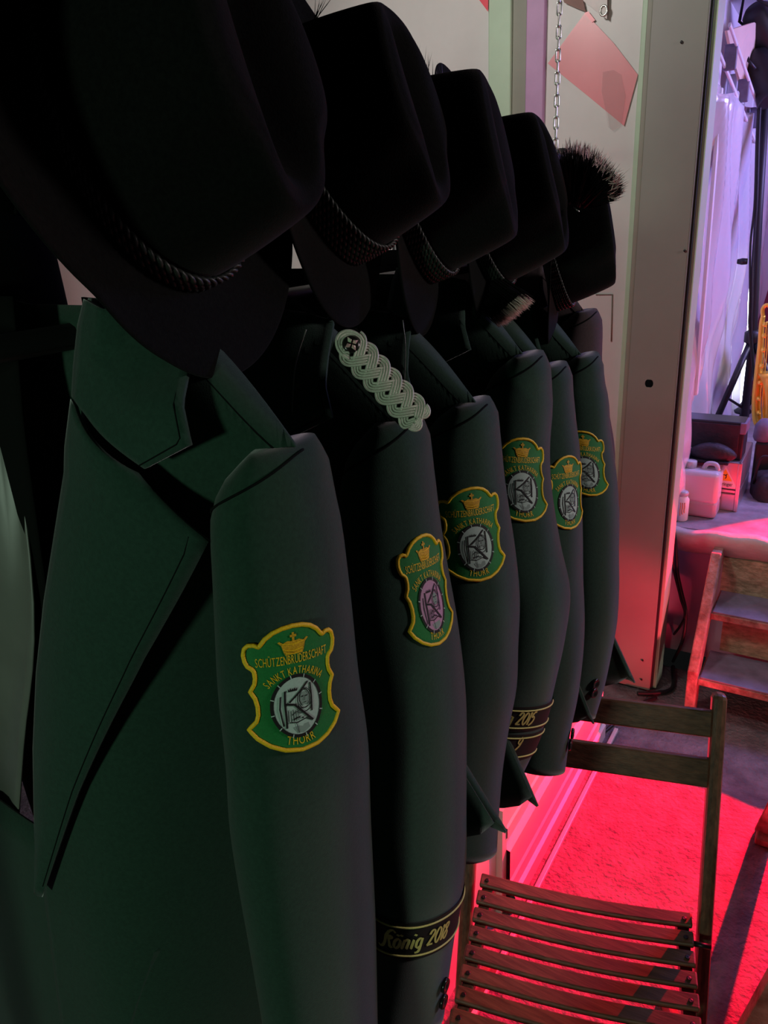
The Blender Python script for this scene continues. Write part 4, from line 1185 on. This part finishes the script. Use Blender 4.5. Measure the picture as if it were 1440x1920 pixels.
# roof rails with brackets
rr = thing('roof_rail', at_y(1350, 110, 3.0), 'white metal rail with brackets along the top of the plastic film', 'rail')
for dz, dx in ((0, 0), (.06, .03)):
    G().bar(at_y(1345, 90, 2.95) + Vector((dx, 0, dz)), at_y(1418, 270, 4.1) + Vector((dx, 0, dz)), .008, .014).build('rail_bar', M_whitepaint, rr, smooth=False, bevel=.003)
for f_ in (.15, .45, .75):
    p = at_y(1345, 90, 2.95).lerp(at_y(1418, 270, 4.1), f_)
    G().box(p + Vector((-.006, -.010, -.012)), p + Vector((.034, .010, .066))).build('bracket', M_tread, rr, smooth=False, bevel=.004)
bp = sheet('beige_board', [at_y(1361, 58, 3.35), at_y(1412, 42, 3.6), at_y(1423, 50, 3.8), at_y(1418, 130, 3.85), at_y(1391, 168, 3.7), at_y(1372, 110, 3.4)], M_beige, .01)
tag(bp, 'beige board fixed under the trailer ceiling behind the rail', 'board')
# painted banner by the mast
pb = mk('painted_banner', [at_y(1407, 500, 4.6), at_y(1424, 500, 4.6), at_y(1424, 380, 4.6), at_y(1412, 385, 4.6)], [(0,1,2,3)], mat('painted_banner_print', (0.9, 0.55, 0.05), 0.6, color2=(0.05, 0.03, 0.25), nscale=24), smooth=False, thick=.004)
tag(pb, 'small orange and violet printed banner beside the stand mast', 'banner')

# red trestle foot at the right edge of the floor
tf_ = thing('trestle_table', at_z(1432, 1560, 0), 'dark trestle table leg standing on the red lit floor at the right edge', 'table')
p0 = at_z(1432, 1566, .0); 
G().bar(p0 + Vector((0, 0, .012)), p0 + Vector((.14, -.02, .70)), .035, .05).build('leg', M_stepwood, tf_, smooth=False, bevel=.004)
G().box(p0 + Vector((-.02, -.05, 0)), p0 + Vector((.035, .05, .022))).build('foot', M_stepwood, tf_, smooth=False, bevel=.005)
q0 = p0 + Vector((.02, -.75, 0))
G().bar(q0 + Vector((0, 0, .012)), q0 + Vector((.14, .02, .70)), .035, .05).build('leg', M_stepwood, tf_, smooth=False, bevel=.004)
G().box(q0 + Vector((-.02, -.05, 0)), q0 + Vector((.035, .05, .022))).build('foot', M_stepwood, tf_, smooth=False, bevel=.005)
G().box(p0 + Vector((.10, -.95, .70)), p0 + Vector((.75, .12, .73))).build('table_top', M_stepwood, tf_, smooth=False, bevel=.005)

# red stage lamp fixture (unseen flap added to keep the beam off the seat)
rl = thing('stage_lamp', (0.45, 4.2, 1.75), 'red stage lamp with an added light-blocking flap standing off to the right on the stage', 'lamp')
G().box((.36, 4.13, 1.66), (.54, 4.33, 1.84)).build('housing', M_black, rl, smooth=False, bevel=.01)
G().box((.20, 3.995, 1.700), (.70, 4.0, 1.95)).build('added_beam_flap', M_black, rl, smooth=False)
G().tube([(.45, 4.25, ZS), (.45, 4.25, 1.66)], .016, 10).build('pole', M_black, rl)
G().lathe([(.16, 0), (.16, .012), (.03, .03)], 20, Matrix.Translation((.45, 4.25, ZS))).build('base_plate', M_black, rl)
